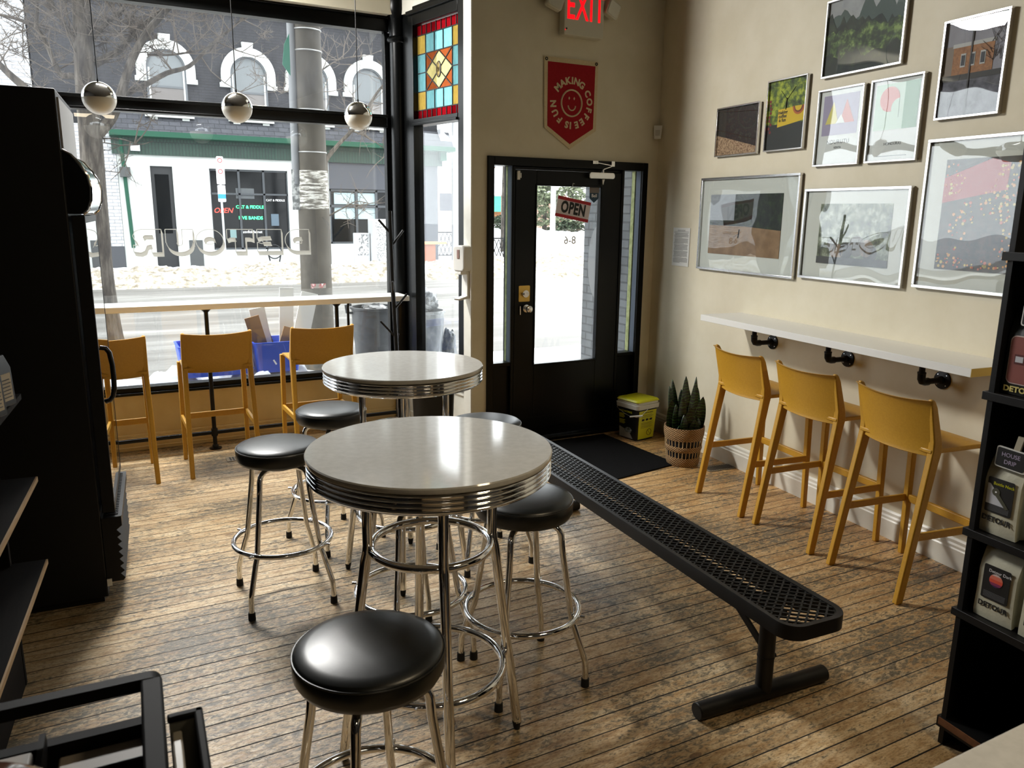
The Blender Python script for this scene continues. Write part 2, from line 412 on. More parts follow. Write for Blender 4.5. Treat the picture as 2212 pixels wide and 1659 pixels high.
# ---- shop window (window_1)
w1 = empty('window_1', (0, YW, 0), 0, None, None, kind='structure')
fr = MB()
fr.box(-1.85, 2.23, .0, .10, 3.19, 3.33)          # head beam
fr.box(-1.85, 2.23, -.03, .0, 3.285, 3.33)
fr.box(-1.85, 2.23, .0, .10, .44, .482)           # sill rail
fr.box(-1.85, 2.23, -.025, .1, .425, .445)
fr.box(-1.85, -1.76, 0, .1, .48, 3.19); fr.box(2.20, 2.25, .03, .1, .48, 3.19)
fr.build('frame', M_blk, w1, bevel=.004)
MB().box(-1.76, 2.20, .0, .10, 2.462, 2.556).box(-1.76, 2.20, -.02, .0, 2.535, 2.560).box(-1.76, 2.20, -.012, .0, 2.462, 2.480).build('transom_bar', M_blk, w1, bevel=.004)
MB().box(-1.76, 2.2, .045, .051, .482, 2.462).build('pane', M_glass, w1)
MB().box(-1.76, 2.2, .045, .051, 2.556, 3.19).build('transom_pane', M_glass_hazy, w1)

# ---- splayed side window (window_2) with the stained panel
w2 = empty('window_2', SO, SR, None, None, kind='structure')
MB().box(-.183, -.097, -.0, .09, .46, 3.30).box(-.87, -.80, -.0, .09, .46, 3.30).box(-.98, -.87, .02, .09, .46, 3.30).box(-.8, -.183, 0, .09, 3.195, 3.33).box(-.8, -.183, 0, .09, .46, .50).box(-1.0, -.10, -.02, .09, .44, .465).box(-.87, -.1, -.02, .0, 3.27, 3.30).build('frame', M_blk, w2, bevel=.004)
MB().box(-.8, -.183, -.005, .09, 2.455, 2.505).box(-.8, -.183, -.018, .0, 2.455, 2.475).build('transom_bar', M_blk, w2, bevel=.004)
MB().box(-.8, -.183, .045, .051, .50, 2.455).build('pane', M_glass, w2)
GOLD, TEAL, RUST, PALE, RED, JEWEL = (stained('gold_glass', C(226, 190, 92)), stained('teal_glass', C(140, 208, 214)), stained('rust_glass', C(176, 92, 48)),
    stained('pale_yellow_glass', C(238, 224, 150)), stained('red_glass', C(150, 16, 26)), stained('clear_jewel', C(240, 225, 215)))
sx0, sx1, sz0, sz1 = -.795, -.188, 2.572, 3.118
cw, chh = (sx1-sx0)/5, (sz1-sz0)/4
def pane_poly(pts, m, nm): return MB().prism(pts, .042, .048, 'y').build(nm, m, w2)
for (i, j) in ((0, 0), (4, 0), (0, 3), (4, 3)):
    pane_poly([(sx0+i*cw, sz0+j*chh), (sx0+(i+1)*cw, sz0+j*chh), (sx0+(i+1)*cw, sz0+(j+1)*chh), (sx0+i*cw, sz0+(j+1)*chh)], GOLD, 'gold_glass')
for (i, j) in ((1, 0), (2, 0), (3, 0), (1, 3), (2, 3), (3, 3), (0, 1), (0, 2), (4, 1), (4, 2)):
    pane_poly([(sx0+i*cw, sz0+j*chh), (sx0+(i+1)*cw, sz0+j*chh), (sx0+(i+1)*cw, sz0+(j+1)*chh), (sx0+i*cw, sz0+(j+1)*chh)], TEAL, 'teal_glass')
ax, bx, az, bz = sx0+cw, sx0+4*cw, sz0+chh, sz0+3*chh; mx_, mz_ = (ax+bx)/2, (az+bz)/2
for q in ([(ax, az), (mx_, az), (ax, mz_)], [(bx, az), (bx, mz_), (mx_, az)], [(bx, bz), (mx_, bz), (bx, mz_)], [(ax, bz), (ax, mz_), (mx_, bz)]): pane_poly(q, RUST, 'rust_glass')
for q in ([(mx_, az), ((mx_+bx)/2, (az+mz_)/2), (mx_, mz_), ((mx_+ax)/2, (az+mz_)/2)], [(mx_, bz), ((mx_+ax)/2, (bz+mz_)/2), (mx_, mz_), ((mx_+bx)/2, (bz+mz_)/2)],
          [(ax, mz_), ((mx_+ax)/2, (az+mz_)/2), (mx_, mz_), ((mx_+ax)/2, (bz+mz_)/2)], [(bx, mz_), ((mx_+bx)/2, (bz+mz_)/2), (mx_, mz_), ((mx_+bx)/2, (az+mz_)/2)]): pane_poly(q, PALE, 'pale_yellow_glass')
pane_poly([(sx0, sz1), (sx1, sz1), (sx1, 3.19), (sx0, 3.19)], RED, 'red_glass'); pane_poly([(sx0, 2.507), (sx1, 2.507), (sx1, sz0), (sx0, sz0)], RED, 'red_glass')
ld = MB(); Y_ = .040
def came(a, b): ld.bar((a[0], Y_, a[1]), (b[0], Y_, b[1]), .007, .007)
for i in range(1, 5):
    came((sx0+i*cw, sz0), (sx0+i*cw, az)); came((sx0+i*cw, bz), (sx0+i*cw, sz1))
came((ax, az), (ax, bz)); came((bx, az), (bx, bz))
for z in (sz0, az, bz, sz1): came((sx0, z), (sx1, z))
came((sx0, mz_), (ax, mz_)); came((bx, mz_), (sx1, mz_))
came((mx_, az), (bx, mz_)); came((bx, mz_), (mx_, bz)); came((mx_, bz), (ax, mz_)); came((ax, mz_), (mx_, az))
came((ax, az), (bx, bz)); came((ax, bz), (bx, az))
for k in range(1, 9): came((sx0+k*(sx1-sx0)/9, 2.507), (sx0+k*(sx1-sx0)/9, sz0)); came((sx0+k*(sx1-sx0)/9, sz1), (sx0+k*(sx1-sx0)/9, 3.19))
ld.build('lead_came', M_blkm, w2)
MB().tube([(mx_+.028*math.cos(2*PI*k/24), .038, mz_+.055*math.sin(2*PI*k/24)) for k in range(24)], .005, 8, True).build('jewel_rim', M_blkm, w2, smooth=True)
MB().prism([(mx_+.027*math.cos(2*PI*k/24), mz_+.054*math.sin(2*PI*k/24)) for k in range(24)], .030, .041, 'y').build('jewel', JEWEL, w2)

# ---- cast iron column between the windows
col = MB().lathe([(.066, 0), (.066, 3.10), (.08, 3.11), (.085, 3.125), (.08, 3.14), (.068, 3.15), (.070, 3.27), (.085, 3.30), (.094, 3.34), (.094, 3.42), (.085, 3.45), (.085, H_C)], 36, Matrix.Translation((2.286, 6.335, 0)))
struct('column', col, M_blk, smooth=True)

# ---- entrance door with sidelights (door_1)
d1 = empty('door_1', (0, YD, 0), 0, None, None, kind='structure')
f = MB()
f.box(FX0, 2.63, -.02, .13, 0, FZ1).box(3.965, FX1, -.02, .13, 0, FZ1).box(2.63, 3.965, -.02, .13, 2.137, FZ1)
f.box(2.787, 2.812, -.005, .13, 0, 2.137).box(3.772, 3.797, -.005, .13, 0, 2.137)
f.box(2.63, 2.787, .03, .10, 0, .66).box(3.797, 3.965, .03, .10, 0, .66)
f.box(2.63, 2.787, .0, .03, .63, .66).box(3.797, 3.965, .0, .03, .63, .66)
f.box(2.812, 3.772, .02, .13, 2.115, 2.137)
f.build('door_frame', M_blk, d1, bevel=.004)
MB().box(2.577, 4.015, -.06, .13, 0, .03).build('threshold', M_blk, d1, bevel=.006)
MB().box(2.63, 2.787, .06, .065, .66, 2.137).build('sidelight_pane', M_glass, d1)
MB().box(3.797, 3.965, .06, .065, .66, 2.137).build('sidelight_pane', M_glass, d1)
lf = MB().box(2.815, 2.995, .0, .045, .032, 2.113).box(3.575, 3.769, .0, .045, .032, 2.113).box(2.995, 3.575, 0, .045, .032, .63).box(2.995, 3.575, 0, .045, 2.0, 2.113)
lf.box(2.985, 3.585, -.008, .0, .615, .63).box(2.985, 3.585, -.008, 0, 2.0, 2.012).box(2.985, 2.997, -.008, 0, .63, 2.0).box(3.573, 3.585, -.008, 0, .63, 2.0)
leaf = lf.build('door_leaf', M_blk, d1, bevel=.003)
MB().box(2.86, 3.73, -.004, 0, .10, .20).build('kick_rail', M_blk, d1, bevel=.002)
MB().box(2.995, 3.575, .018, .024, .63, 2.0).build('door_pane', M_glass, d1)
# exterior face paint of the right-hand sidelight frame (yellow-green and blue-grey bands)
MB().box(3.9545, 3.9645, .07, .112, .66, 2.137).build('outer_stop', noisy('flaking_green_paint', [(.4, C(150, 158, 96)), (.6, C(186, 190, 130))], 20, rough=.7), d1)
MB().box(3.958, 3.9648, .0, .058, .66, 2.137).build('outer_jamb', mat('blue_grey_paint', C(96, 108, 124), .7), d1)
MB().box(2.780, 2.7869, .0, .058, .66, 2.137).build('outer_jamb', MATS['blue_grey_paint'], d1)
MB().box(2.782, 2.7869, .067, .095, .66, 2.137).build('outer_stop', MATS['flaking_green_paint'], d1)
M_brass = mat('brass_plate', C(206, 172, 92), .3, .9)
db = MB().prism(rrect(2.851, 2.949, 1.128, 1.252, .008), -.004, 0, 'y').build('deadbolt_plate', M_brass, d1, bevel=.001)
MB().cyl((2.905, -.022, 1.19), (2.905, -.004, 1.19), .028, 24).bar((2.885, -.030, 1.19), (2.925, -.030, 1.19), .012, .014).build('thumb_turn', M_alu, db, smooth=True)
kn = MB().lathe([(.030, 0), (.032, .004), (.030, .010), (.012, .014), (.012, .030), (.024, .040), (.028, .052), (.026, .064), (.016, .070), (0.001, .071)], 24, Matrix.Translation((2.918, 0, 1.075)) @ Matrix.Rotation(PI/2, 4, 'X')).build('door_knob', M_alu, d1, smooth=True)
MB().bar((2.862, -.004, 1.045), (2.862, -.004, 1.095), .018, .008).bar((2.862, -.01, 1.03), (2.862, -.01, 1.052), .008, .006).build('latch_plate', M_alu, d1)
cl = MB().prism(rrect(-.12, .12, -.024, .024, .02), -.05, 0, 'y', Matrix.Translation((3.553, 0, 2.088))).build('closer_body', M_alu, d1, bevel=.004)
MB().cyl((3.575, -.028, 2.06), (3.575, -.028, 2.02), .014, 12, .004).cyl((3.57, -.028, 2.11), (3.57, -.028, 2.135), .012, 12).bar((3.57, -.028, 2.135), (3.66, -.03, 2.165), .018, .006).bar((3.66, -.03, 2.165), (3.50, -.03, 2.185), .016, .006).box(3.47, 3.52, -.036, -.02, 2.175, 2.198).box(3.645, 3.675, -.036, -.02, 2.16, 2.20).build('closer_arm', M_alu, d1, smooth=True)
text('OPEN DAILY', .035, mat('sign_white', C(240, 240, 240), .5), d1, 3.335, .014, 1.665, 'door_lettering', mirror=True, bold=.01)
text('8-6', .085, MATS['sign_white'], d1, 3.31, .014, 1.59, 'door_lettering', mirror=True, bold=.01)
sh = MB().prism([(3.478, 2.0), (3.562, 2.0), (3.562, 1.915), (3.520, 1.882), (3.478, 1.915)], .010, .013, 'y').build('window_sticker', mat('sticker_blue', C(28, 62, 84), .5), d1)
MB().box(3.475, 3.565, .008, .010, 1.957, 1.999).build('sticker_top', mat('sticker_grey', C(120, 112, 108), .5), sh)
text('Bell', .036, MATS['sign_white'], sh, 3.52, .0075, 1.935, 'lettering', bold=.01)

# alarm contact on the door frame
ac = empty('door_sensor', (2.83, YD-.0, 2.07), 0, 'small white magnetic contact on the black door beside its upper left corner', 'door sensor')
MB().box(-.012, .012, -.022, -.005, -.032, .032).build('sensor_body', M_lamw, ac, bevel=.003)
MB().box(.018, .028, -.012, .0, -.018, .018).build('magnet', M_lamw, ac, bevel=.002)

# ---- OPEN sign hanging in the door glass
os_ = empty('open_sign', (3.31, YD-.02, 1.83), 0, 'tilted red and white OPEN sign hanging by a string in the door glass', 'sign')
tl = Matrix.Rotation(R(9.5), 4, 'Y')
MB().box(-.152, .152, -.003, .003, -.078, .078, tl).build('sign_board', mat('sign_pinkwhite', C(222, 214, 220), .45), os_)
MB().box(-.152, .152, -.0042, -.0031, .054, .078, tl).box(-.152, .152, -.0042, -.0031, -.078, -.054, tl).build('red_band', mat('sign_red', C(176, 14, 30), .45), os_)
text('OPEN', .118, mat('ink_black', C(10, 10, 12), .5), os_, 0, -.0036, 0, 'lettering', bold=.045, sx=.70, spacing=1.08, M=tl)
top = Vector((-.01, 0, .175))
MB().tube([tl @ Vector((-.085, -.003, .068)), top, tl @ Vector((.075, -.003, .068))], .0012, 6).build('string', M_lamw, os_)
MB().tube([top, (-.008, -.003, .195), (.004, -.006, .190)], .0016, 6).build('hook', M_lamw, os_)

# ================================================================ THINGS ON THE DOOR WALL
ex = empty('exit_sign', (3.327, YD, 3.20), 0, 'white emergency exit sign box with red letters above the door', 'exit sign')
MB().prism(rrect(-.172, .172, -.132, .20, .012), -.075, -.005, 'y').build('housing', mat('offwhite_plastic', C(206, 202, 184), .45), ex, bevel=.006)
M_exit = mat('exit_red_glow', C(230, 10, 20), .5, emit=(1, .0, .006, 1), estr=.85)
text('EXIT', .27, M_exit, ex, .01, -.0762, .062, 'lettering', bold=.012, sx=.56, spacing=1.08)
MB().cyl((-.15, -.0785, -.09), (-.15, -.074, -.09), .006, 10).build('test_button', M_blkm, ex)
MB().cyl((-.160, -.078, -.098), (-.160, -.074, -.098), .0035, 10).build('indicator_lamp', M_exit, ex)
def lamp_head(sx_):
    M = Matrix.Translation((sx_*.245, -.06, .085)) @ Matrix.Rotation(R(22), 4, 'Y') @ Matrix.Rotation(R(8*sx_), 4, 'Z')
    h = MB().prism(rrect(-.062, .062, -.058, .058, .02), -.03, .02, 'y', M).build('lamp_head', MATS['offwhite_plastic'], ex, bevel=.006)
    MB().prism(rrect(-.052, .052, -.048, .048, .016), -.034, -.030, 'y', M).build('lens', mat('lamp_lens', C(222, 220, 206), .2), h, bevel=.002)
    MB().bar((sx_*.165, -.04, .08), (sx_*.235, -.045, .08), .022, .022).build('lamp_arm', MATS['offwhite_plastic'], ex)
lamp_head(-1); lamp_head(1)

# ---- pennant banner
bn = empty('pennant_banner', (3.27, YD-.004, 2.92), 0, 'red felt pennant with cream border and smiling face above the door', 'banner')
M_felt = noisy('cream_felt', [(.3, C(206, 188, 150)), (.7, C(216, 200, 164))], 80, rough=.95, bmp=.2, bdist=.001)
M_redf = noisy('red_felt', [(.3, C(150, 12, 26)), (.7, C(160, 16, 30))], 80, rough=.95, bmp=.2, bdist=.001)
MB().prism([(-.236, .0), (.236, 0), (.234, -.50), (.0, -.645), (-.226, -.50)], -.006, -.0, 'y').build('border', M_felt, bn)
MB().prism([(-.206, -.034), (.210, -.034), (.205, -.485), (.0, -.608), (-.200, -.485)], -.0075, -.0061, 'y').build('red_field', M_redf, bn)
def face_ring(cx, cz, rx, rz, t, nm, a0=0, a1=2*PI, closed=True, n=40):
    pts = [(cx+rx*math.cos(a0+(a1-a0)*k/n), -.0082, cz+rz*math.sin(a0+(a1-a0)*k/n)) for k in range(n if closed else n+1)]
    return MB().tube(pts, t, 6, closed).build(nm, M_felt, bn, smooth=True)
bc = (.006, -.312)
face_ring(bc[0], bc[1], .090, .094, .0066, 'face_outline')
face_ring(bc[0]+.002, bc[1]-.018, .032, .034, .0052, 'smile', PI, 2*PI, False, 16)
for sx_ in (-1, 1):
    cx = bc[0]+sx_*.022+.0; cz = bc[1]+.034
    MB().prism([(cx, cz-.012), (cx+.007, cz), (cx, cz+.012), (cx-.007, cz)], -.0092, -.0076, 'y').build('eye', M_felt, bn)
for ch, a in zip('MAKINGCOFFEEISFUN', (-50, -31, -13, 1, 15, 33, 61, 83, 104, 123, 143, 162, 182, 194, 219, 241, 265)):
    text(ch, .067, M_felt, bn, bc[0]+.158*math.sin(R(a)), -.0081, bc[1]+.158*math.cos(R(a)), 'letter', bold=.045, rot=R(a))
for sx_ in (-1, 1): MB().ring((0, 0, 0), .009, .0035, 16, 6).build('grommet', M_iron, bn, M=Matrix.Translation((sx_*.218, -.008, -.017)) @ Matrix.Rotation(PI/2, 4, 'X'))

# ---- motion sensor in the corner
ms = empty('motion_sensor', (4.085, YD-.03, 2.44), R(-42), 'small white motion sensor high in the corner right of the door', 'motion sensor')
MB().prism([(-.026, -.052), (.026, -.052), (.034, .052), (-.034, .052)], -.028, 0, 'y').build('sensor_body', M_lamw, ms, bevel=.004)
MB().box(-.018, .018, -.031, -.027, -.028, .016).build('sensor_lens', mat('milky_plastic', C(196, 194, 186), .3), ms, bevel=.002)

# ---- soap dispenser on the white corner
sd = empty('hand_sanitizer_dispenser', SM @ Vector((-.052, -.012, 1.46)), SR+R(16), 'white hand sanitizer dispenser with drip tray on the white corner post', 'dispenser')
MB().prism(rrect(-.055, .055, -.09, .10, .03), -.10, 0, 'y').build('cover', M_lamw, sd, bevel=.012, seg=3)
MB().box(-.012, .012, -.104, -.099, .005, .07).build('sight_window', mat('smoked_pink', C(150, 120, 112), .3), sd, bevel=.003)
MB().box(-.02, .02, -.095, -.02, -.112, -.088).build('nozzle', M_lamw, sd, bevel=.004)
MB().prism([(-.005, -.09), (-.005, -.29), (-.11, -.30), (-.125, -.285), (-.03, -.272), (-.025, -.09)], -.03, .03, 'x').build('tray_arm', M_lamw, sd, bevel=.006)

# ================================================================ FLOOR THINGS BY THE DOOR
fm = MB()
q = [onz(1193, 934, 0), onz(1341, 926, 0), onz(1462, 1003, 0), onz(1322, 1036, 0)]
q = [Vector((2.98, 5.20, 0)), Vector((3.62, 5.20, 0)), Vector((3.66, 4.30, 0)), Vector((2.99, 4.20, 0))]
fm.prism([(p.x, p.y) for p in q], .0005, .009, 'z')
tag(fm.build('door_mat', noisy('charcoal_carpet', [(.35, C(8, 8, 9)), (.6, C(18, 18, 19)), (.8, C(34, 34, 34))], 160, rough=.95, spec=.08, bmp=.8, bdist=.004), bevel=.003), 'black rectangular carpet mat in front of the entrance door', 'door mat')

# ---- ice melt bucket
bk = empty('bucket', (3.83, 5.03, 0), R(-80), 'square black and yellow ice melter pail with yellow lid by the door', 'bucket')
def sqring(hx0, hy0, hx1, hy1, z0, z1, r=.03):
    a = rrect(-hx0, hx0, -hy0, hy0, r); b = rrect(-hx1, hx1, -hy1, hy1, r); n = len(a)
    return MB().add([(x, y, z0) for x, y in a]+[(x, y, z1) for x, y in b], [tuple(reversed(range(n))), tuple(range(n, 2*n))]+[(i, (i+1) % n, (i+1) % n+n, i+n) for i in range(n)])
M_bkw = mat('pail_white', C(206, 204, 196), .4)
sqring(.100, .105, .118, .122, 0, .27).build('pail_body', mat('pail_black', C(16, 16, 16), .35), bk, smooth=True)
sqring(.127, .131, .130, .134, .262, .300).build('pail_rim', M_bkw, bk, smooth=True, bevel=.003)
sqring(.122, .126, .122, .126, .300, .322).build('lid_skirt', M_bkw, bk, smooth=True, bevel=.003)
sqring(.130, .134, .118, .122, .322, .338).build('lid', noisy('pail_yellow', [(.42, C(214, 214, 22)), (.46, C(200, 198, 30)), (.9, C(222, 220, 30))], 8, rough=.4, bmp=.1), bk, smooth=True, bevel=.004)
hs = .018/.27
lb = Matrix.Rotation(math.atan(hs), 4, 'X')
# yellow right-hand side label wraps the near right corner
yl = MB(); yl.add([(.1035, -.092, .012), (.1035, .088, .012), (.1180, .098, .25), (.1180, -.104, .25)], [(0, 1, 2, 3)])
yl.add([(.1045, -.092, .012), (.1045, .088, .012), (.1190, .098, .25), (.1190, -.104, .25)], [(0, 1, 2, 3)])
yl = MB(); yl.prism([(-.092, .012), (.088, .012), (.098, .25), (-.104, .25)], .0, .0012, 'x', Matrix.Translation((.1005, 0, 0)) @ Matrix.Rotation(math.atan(hs), 4, 'Y'))
yl = yl.build('side_label', mat('label_yellow', C(206, 204, 30), .4), bk)
RS = Matrix.Translation((.1022, 0, 0)) @ Matrix.Rotation(math.atan(hs), 4, 'Y') @ Matrix.Rotation(PI/2, 4, 'Z')
M_ink = MATS['ink_black']
text('YARDWORKS', .019, M_ink, yl, 0, 0, .232, 'lettering', M=RS)
for i in range(3): MB().box(-.066+i*.045, -.036+i*.045, -.0006, 0, .165, .182, RS).build('pictogram', M_ink, yl)
for i, z in enumerate((.213, .203, .193, .148, .140, .132, .122, .114, .105)): MB().box(-.07, .045+.02*(i % 2), -.0005, 0, z, z+.0022, RS).build('small_print', M_ink, yl)
MB().ring((0, 0, 0), .026, .0018, 24, 6).build('warning_ring', M_ink, yl, M=RS @ Matrix.Translation((.03, -.001, .062)) @ Matrix.Rotation(PI/2, 4, 'X'))
MB().bar((.012, -.001, .080), (.048, -.001, .044), .003, .001).build('warning_bar', M_ink, yl, M=RS)
FS = Matrix.Translation((0, -.1075, 0)) @ Matrix.Rotation(math.atan(hs), 4, 'X')
fl = MB().prism([(-.088, .012), (.06, .012), (.02, .07), (-.088, .098)], -.0012, 0, 'y', FS).build('front_label', mat('label_grey', C(150, 150, 146), .5), bk)
MB().prism([(-.03, .075), (-.01, .10), (.03, .105), (.055, .085), (.04, .06), (-.02, .06)], -.002, -.0013, 'y', FS).build('house_picture', noisy('label_picture', [(.4, C(60, 70, 60)), (.6, C(150, 160, 170))], 60, rough=.5, bmp=0), fl)
text('YARDWORKS', .024, MATS['label_yellow'], fl, -.018, -.0008, .232, 'lettering', M=FS)
for i in range(4): MB().box(-.085, -.025-.01*(i % 2), -.0006, 0, .205-i*.010, .210-i*.010, FS).build('small_print', MATS['label_yellow'], fl)
for i in range(4): MB().box(-.085, -.02-.01*(i % 2), -.0006, 0, .155-i*.010, .160-i*.010, FS).build('small_print', MATS['label_yellow'], fl)
hp = [(.134*math.cos(a), -.134-.0*math.sin(a), .28-.075*math.sin(a)) for a in [PI*k/16 for k in range(17)]]
hd = MB().tube([(.134, 0, .28)]+[(.134+.012*math.sin(a), -.13*math.sin(a)*1.0, .28-.07*math.sin(a)) for a in [PI/2*k/8 for k in range(1, 9)]]+[(.10-.234*k/6, -.145, .205+.075*(k/6)**2) for k in range(1, 6)]+[(-.134, -.02, .28)], .0018, 6).build('handle_wire', M_alu, bk, smooth=True)
MB().cyl((.150, -.10, .225), (.06, -.150, .205), .007, 12).build('handle_grip', M_lamw, hd)

# ---- snake plant in a basket
pt = empty('potted_snake_plant', (3.715, 4.31, 0), 0, 'dark green snake plant in a round wicker basket beside the door mat', 'plant'); pt.scale = (1.14, 1.14, 1.0)
M_wick = brick('wicker', C(196, 160, 108), C(150, 112, 66), C(70, 44, 24), .022, .008, .0016, .7, 'XZ', .8, .004)
def wick_mat():
    m = mat('woven_wicker', C(180, 142, 92), .75); N, L, b = nodes(m)
    tc = N.new('ShaderNodeTexCoord'); sp = N.new('ShaderNodeSeparateXYZ'); L.new(tc.outputs['Object'], sp.inputs[0])
    ang = math_(N, L, 'ARCTAN2', sp.outputs['Y'], sp.outputs['X'])
    rows = math_(N, L, 'FLOOR', math_(N, L, 'MULTIPLY', sp.outputs['Z'], 130))
    s1 = math_(N, L, 'SINE', math_(N, L, 'ADD', math_(N, L, 'MULTIPLY', ang, 44), math_(N, L, 'MULTIPLY', rows, PI)))
    s2 = math_(N, L, 'ABSOLUTE', math_(N, L, 'SINE', math_(N, L, 'MULTIPLY', sp.outputs['Z'], 130*PI)))
    h = math_(N, L, 'MULTIPLY', math_(N, L, 'MULTIPLY_ADD', s1, .5, .5), s2)
    nz = tex_noise(N, L, tc.outputs['Object'], 30, 4)
    L.new(mixc(N, L, .5, ramp(N, L, h, [(0, C(96, 62, 34)), (.5, C(186, 148, 98)), (1, C(222, 196, 150))]), ramp(N, L, nz, [(.3, (.6, .55, .5, 1)), (.7, (1, 1, 1, 1))]), 'MULTIPLY'), b.inputs['Base Color'])
    bump(N, L, b, h, .9, .004); return m
M_wick = wick_mat()
def rad(z): return .098+.030*(z/.29)**.8
for z0, z1 in ((.0, .068), (.112, .152), (.198, .292)):
    k = 6; prof = [(rad(z0+(z1-z0)*i/k)+.004*math.sin(PI*i/k), z0+(z1-z0)*i/k) for i in range(k+1)]
    inner = [(r_-.008, z) for r_, z in reversed(prof)]
    MB().lathe(prof+inner+[prof[0]], 48, caps=False).build('woven_band', M_wick, pt, smooth=True)
MB().lathe([(.001, .004), (.088, .004), (.10, .1), (.112, .262), (.104, .262), (.08, .252), (.001, .250)], 32, caps=False).build('inner_pot', mat('inner_pot_blue', C(14, 16, 26), .6), pt, smooth=True)
us = MB()
for k in range(30):
    a = 2*PI*k/30
    for z0, z1 in ((.064, .116), (.148, .202)): us.bar((rad(z0)*math.cos(a)*.985, rad(z0)*math.sin(a)*.985, z0), (rad(z1)*math.cos(a)*.985, rad(z1)*math.sin(a)*.985, z1), .0035, .0035)
us.build('basket_stake', mat('stake', C(200, 172, 128), .7), pt)
M_leaf = None
def leaf_mat():
    m = mat('snake_leaf', C(22, 40, 26), .38); N, L, b = nodes(m)
    v = coords(N, L, (1, 1, 1)); w = N.new('ShaderNodeTexWave'); w.wave_type = 'BANDS'; w.bands_direction = 'Z'
    w.inputs['Scale'].default_value = 14; w.inputs['Distortion'].default_value = 6; w.inputs['Detail'].default_value = 3; w.inputs['Detail Scale'].default_value = 2
    L.new(v, w.inputs['Vector'])
    L.new(ramp(N, L, w.outputs['Fac'], [(.3, C(14, 26, 20)), (.75, C(20, 36, 22)), (.95, C(58, 92, 40))]), b.inputs['Base Color']); return m
M_leaf = leaf_mat()
random.seed(5)
lv = [(-.085, -.02, .42, -6), (-.07, .03, .52, -8), (-.045, .05, .55, -4), (-.05, -.03, .47, -3), (-.01, .0, .575, 0), (-.012, -.06, .40, 1), (.03, .03, .50, 3), (.045, -.01, .55, 4), (.025, -.055, .37, 2),
      (.075, .02, .56, 5), (.095, -.03, .45, 7), (-.10, .01, .44, -5), (.10, .03, .50, 6), (-.06, -.06, .36, -3), (.015, -.085, .33, 1), (-.085, -.055, .30, -5), (.06, -.06, .33, 6), (.02, .07, .48, 2), (-.03, -.075, .27, -2)]
for i, (lx, ly, h, tilt) in enumerate(lv):
    w = random.uniform(.062, .078); n = 12; mb = MB(); fa = random.uniform(-.45, .45)-.4
    M = Matrix.Translation((lx*.85, ly*.85, .24)) @ Matrix.Rotation(R(tilt), 4, 'Y') @ Matrix.Rotation(R(-ly*60), 4, 'X') @ Matrix.Rotation(fa, 4, 'Z')
    rows = []
    for j in range(n+1):
        t = j/n; hw = w/2*(math.sin(PI*min(1, .22+t*.78))**.7 if t < 1 else 0)+.0006; z = t*(h-.24)*1.25
        tw = .3*t; vs = []
        for xx, dy in ((-1, -.010), (-.5, .001), (0, .006), (.5, .001), (1, -.010)):
            vs.append(M @ Matrix.Rotation(tw, 4, 'Z') @ Vector((xx*hw, dy*(1-t)*1.2, z)))
        for xx, dy in ((1, -.010), (0, .006), (-1, -.010)):
            vs.append(M @ Matrix.Rotation(tw, 4, 'Z') @ Vector((xx*hw*.98, dy*(1-t)*1.2+.0035, z)))
        rows.append(vs)
    m_ = len(rows[0]); mb.v = [p for r_ in rows for p in r_]
    for a in range(n):
        for b_ in range(m_): b2 = (b_+1) % m_; mb.f.append((a*m_+b_, a*m_+b2, (a+1)*m_+b2, (a+1)*m_+b_))
    mb.f.append(tuple(range(n*m_, n*m_+m_)))
    mb.build('leaf', M_leaf, pt, smooth=True)

# ---- floor registers
def register(x, y, rz, label):
    e = empty('floor_register', (x, y, 0), rz, label, 'floor vent')
    MB().box(-.14, .14, -.055, .055, .0005, .004).build('faceplate', mat('register_tan', C(120, 108, 88), .5, .3), e, bevel=.0015)
    s_ = MB()
    for k in range(12): s_.box(-.118+k*.0205, -.106+k*.0205, -.040, .040, .0041, .0050)
    s_.build('slots', M_blkm, e)
register(.86, 5.83, R(0), 'tan metal floor register between the window chairs and the round stools')
register(3.90, 4.10, R(-5), 'brown metal floor register behind the wicker basket, mostly hidden by it')

# ================================================================ WINDOW COUNTER
wc = empty('window_counter', (0.69, 6.17, 0), 0, 'long white counter on black pipe legs along the shop window', 'counter')
MB().box(-2.54, 1.535, -.17, .12, 1.09, 1.131).build('counter_top', M_lamw, wc, bevel=.002)
def pipe_leg(x):
    m = MB().cyl((x, 0, .012), (x, 0, 1.078), .0155, 16).lathe([(.046, 0), (.046, .008), (.024, .012), (.022, .03), (.0155, .034)], 24, Matrix.Translation((x, 0, 0)))
    m.lathe([(.021, .10), (.024, .105), (.024, .155), (.021, .16)], 20, Matrix.Translation((x, 0, 0)))
    m.lathe([(.0155, 1.05), (.024, 1.06), (.046, 1.082), (.046, 1.09)], 20, Matrix.Translation((x, 0, 0)))
    return m.build('pipe_leg', M_iron, wc, smooth=True)
for x in (0, .98, -1.6): pipe_leg(x)
MB().cyl((-2.5, 0, .128), (1.5, 0, .128), .0155, 16).build('foot_pipe', M_iron, wc, smooth=True)
MB().cyl((1.11, .13, 1.02), (1.11, .13, .50), .011, 12).cyl((1.11, .13, 1.02), (1.11, .10, 1.09), .011, 12).build('wall_bracket', M_iron, wc, smooth=True)

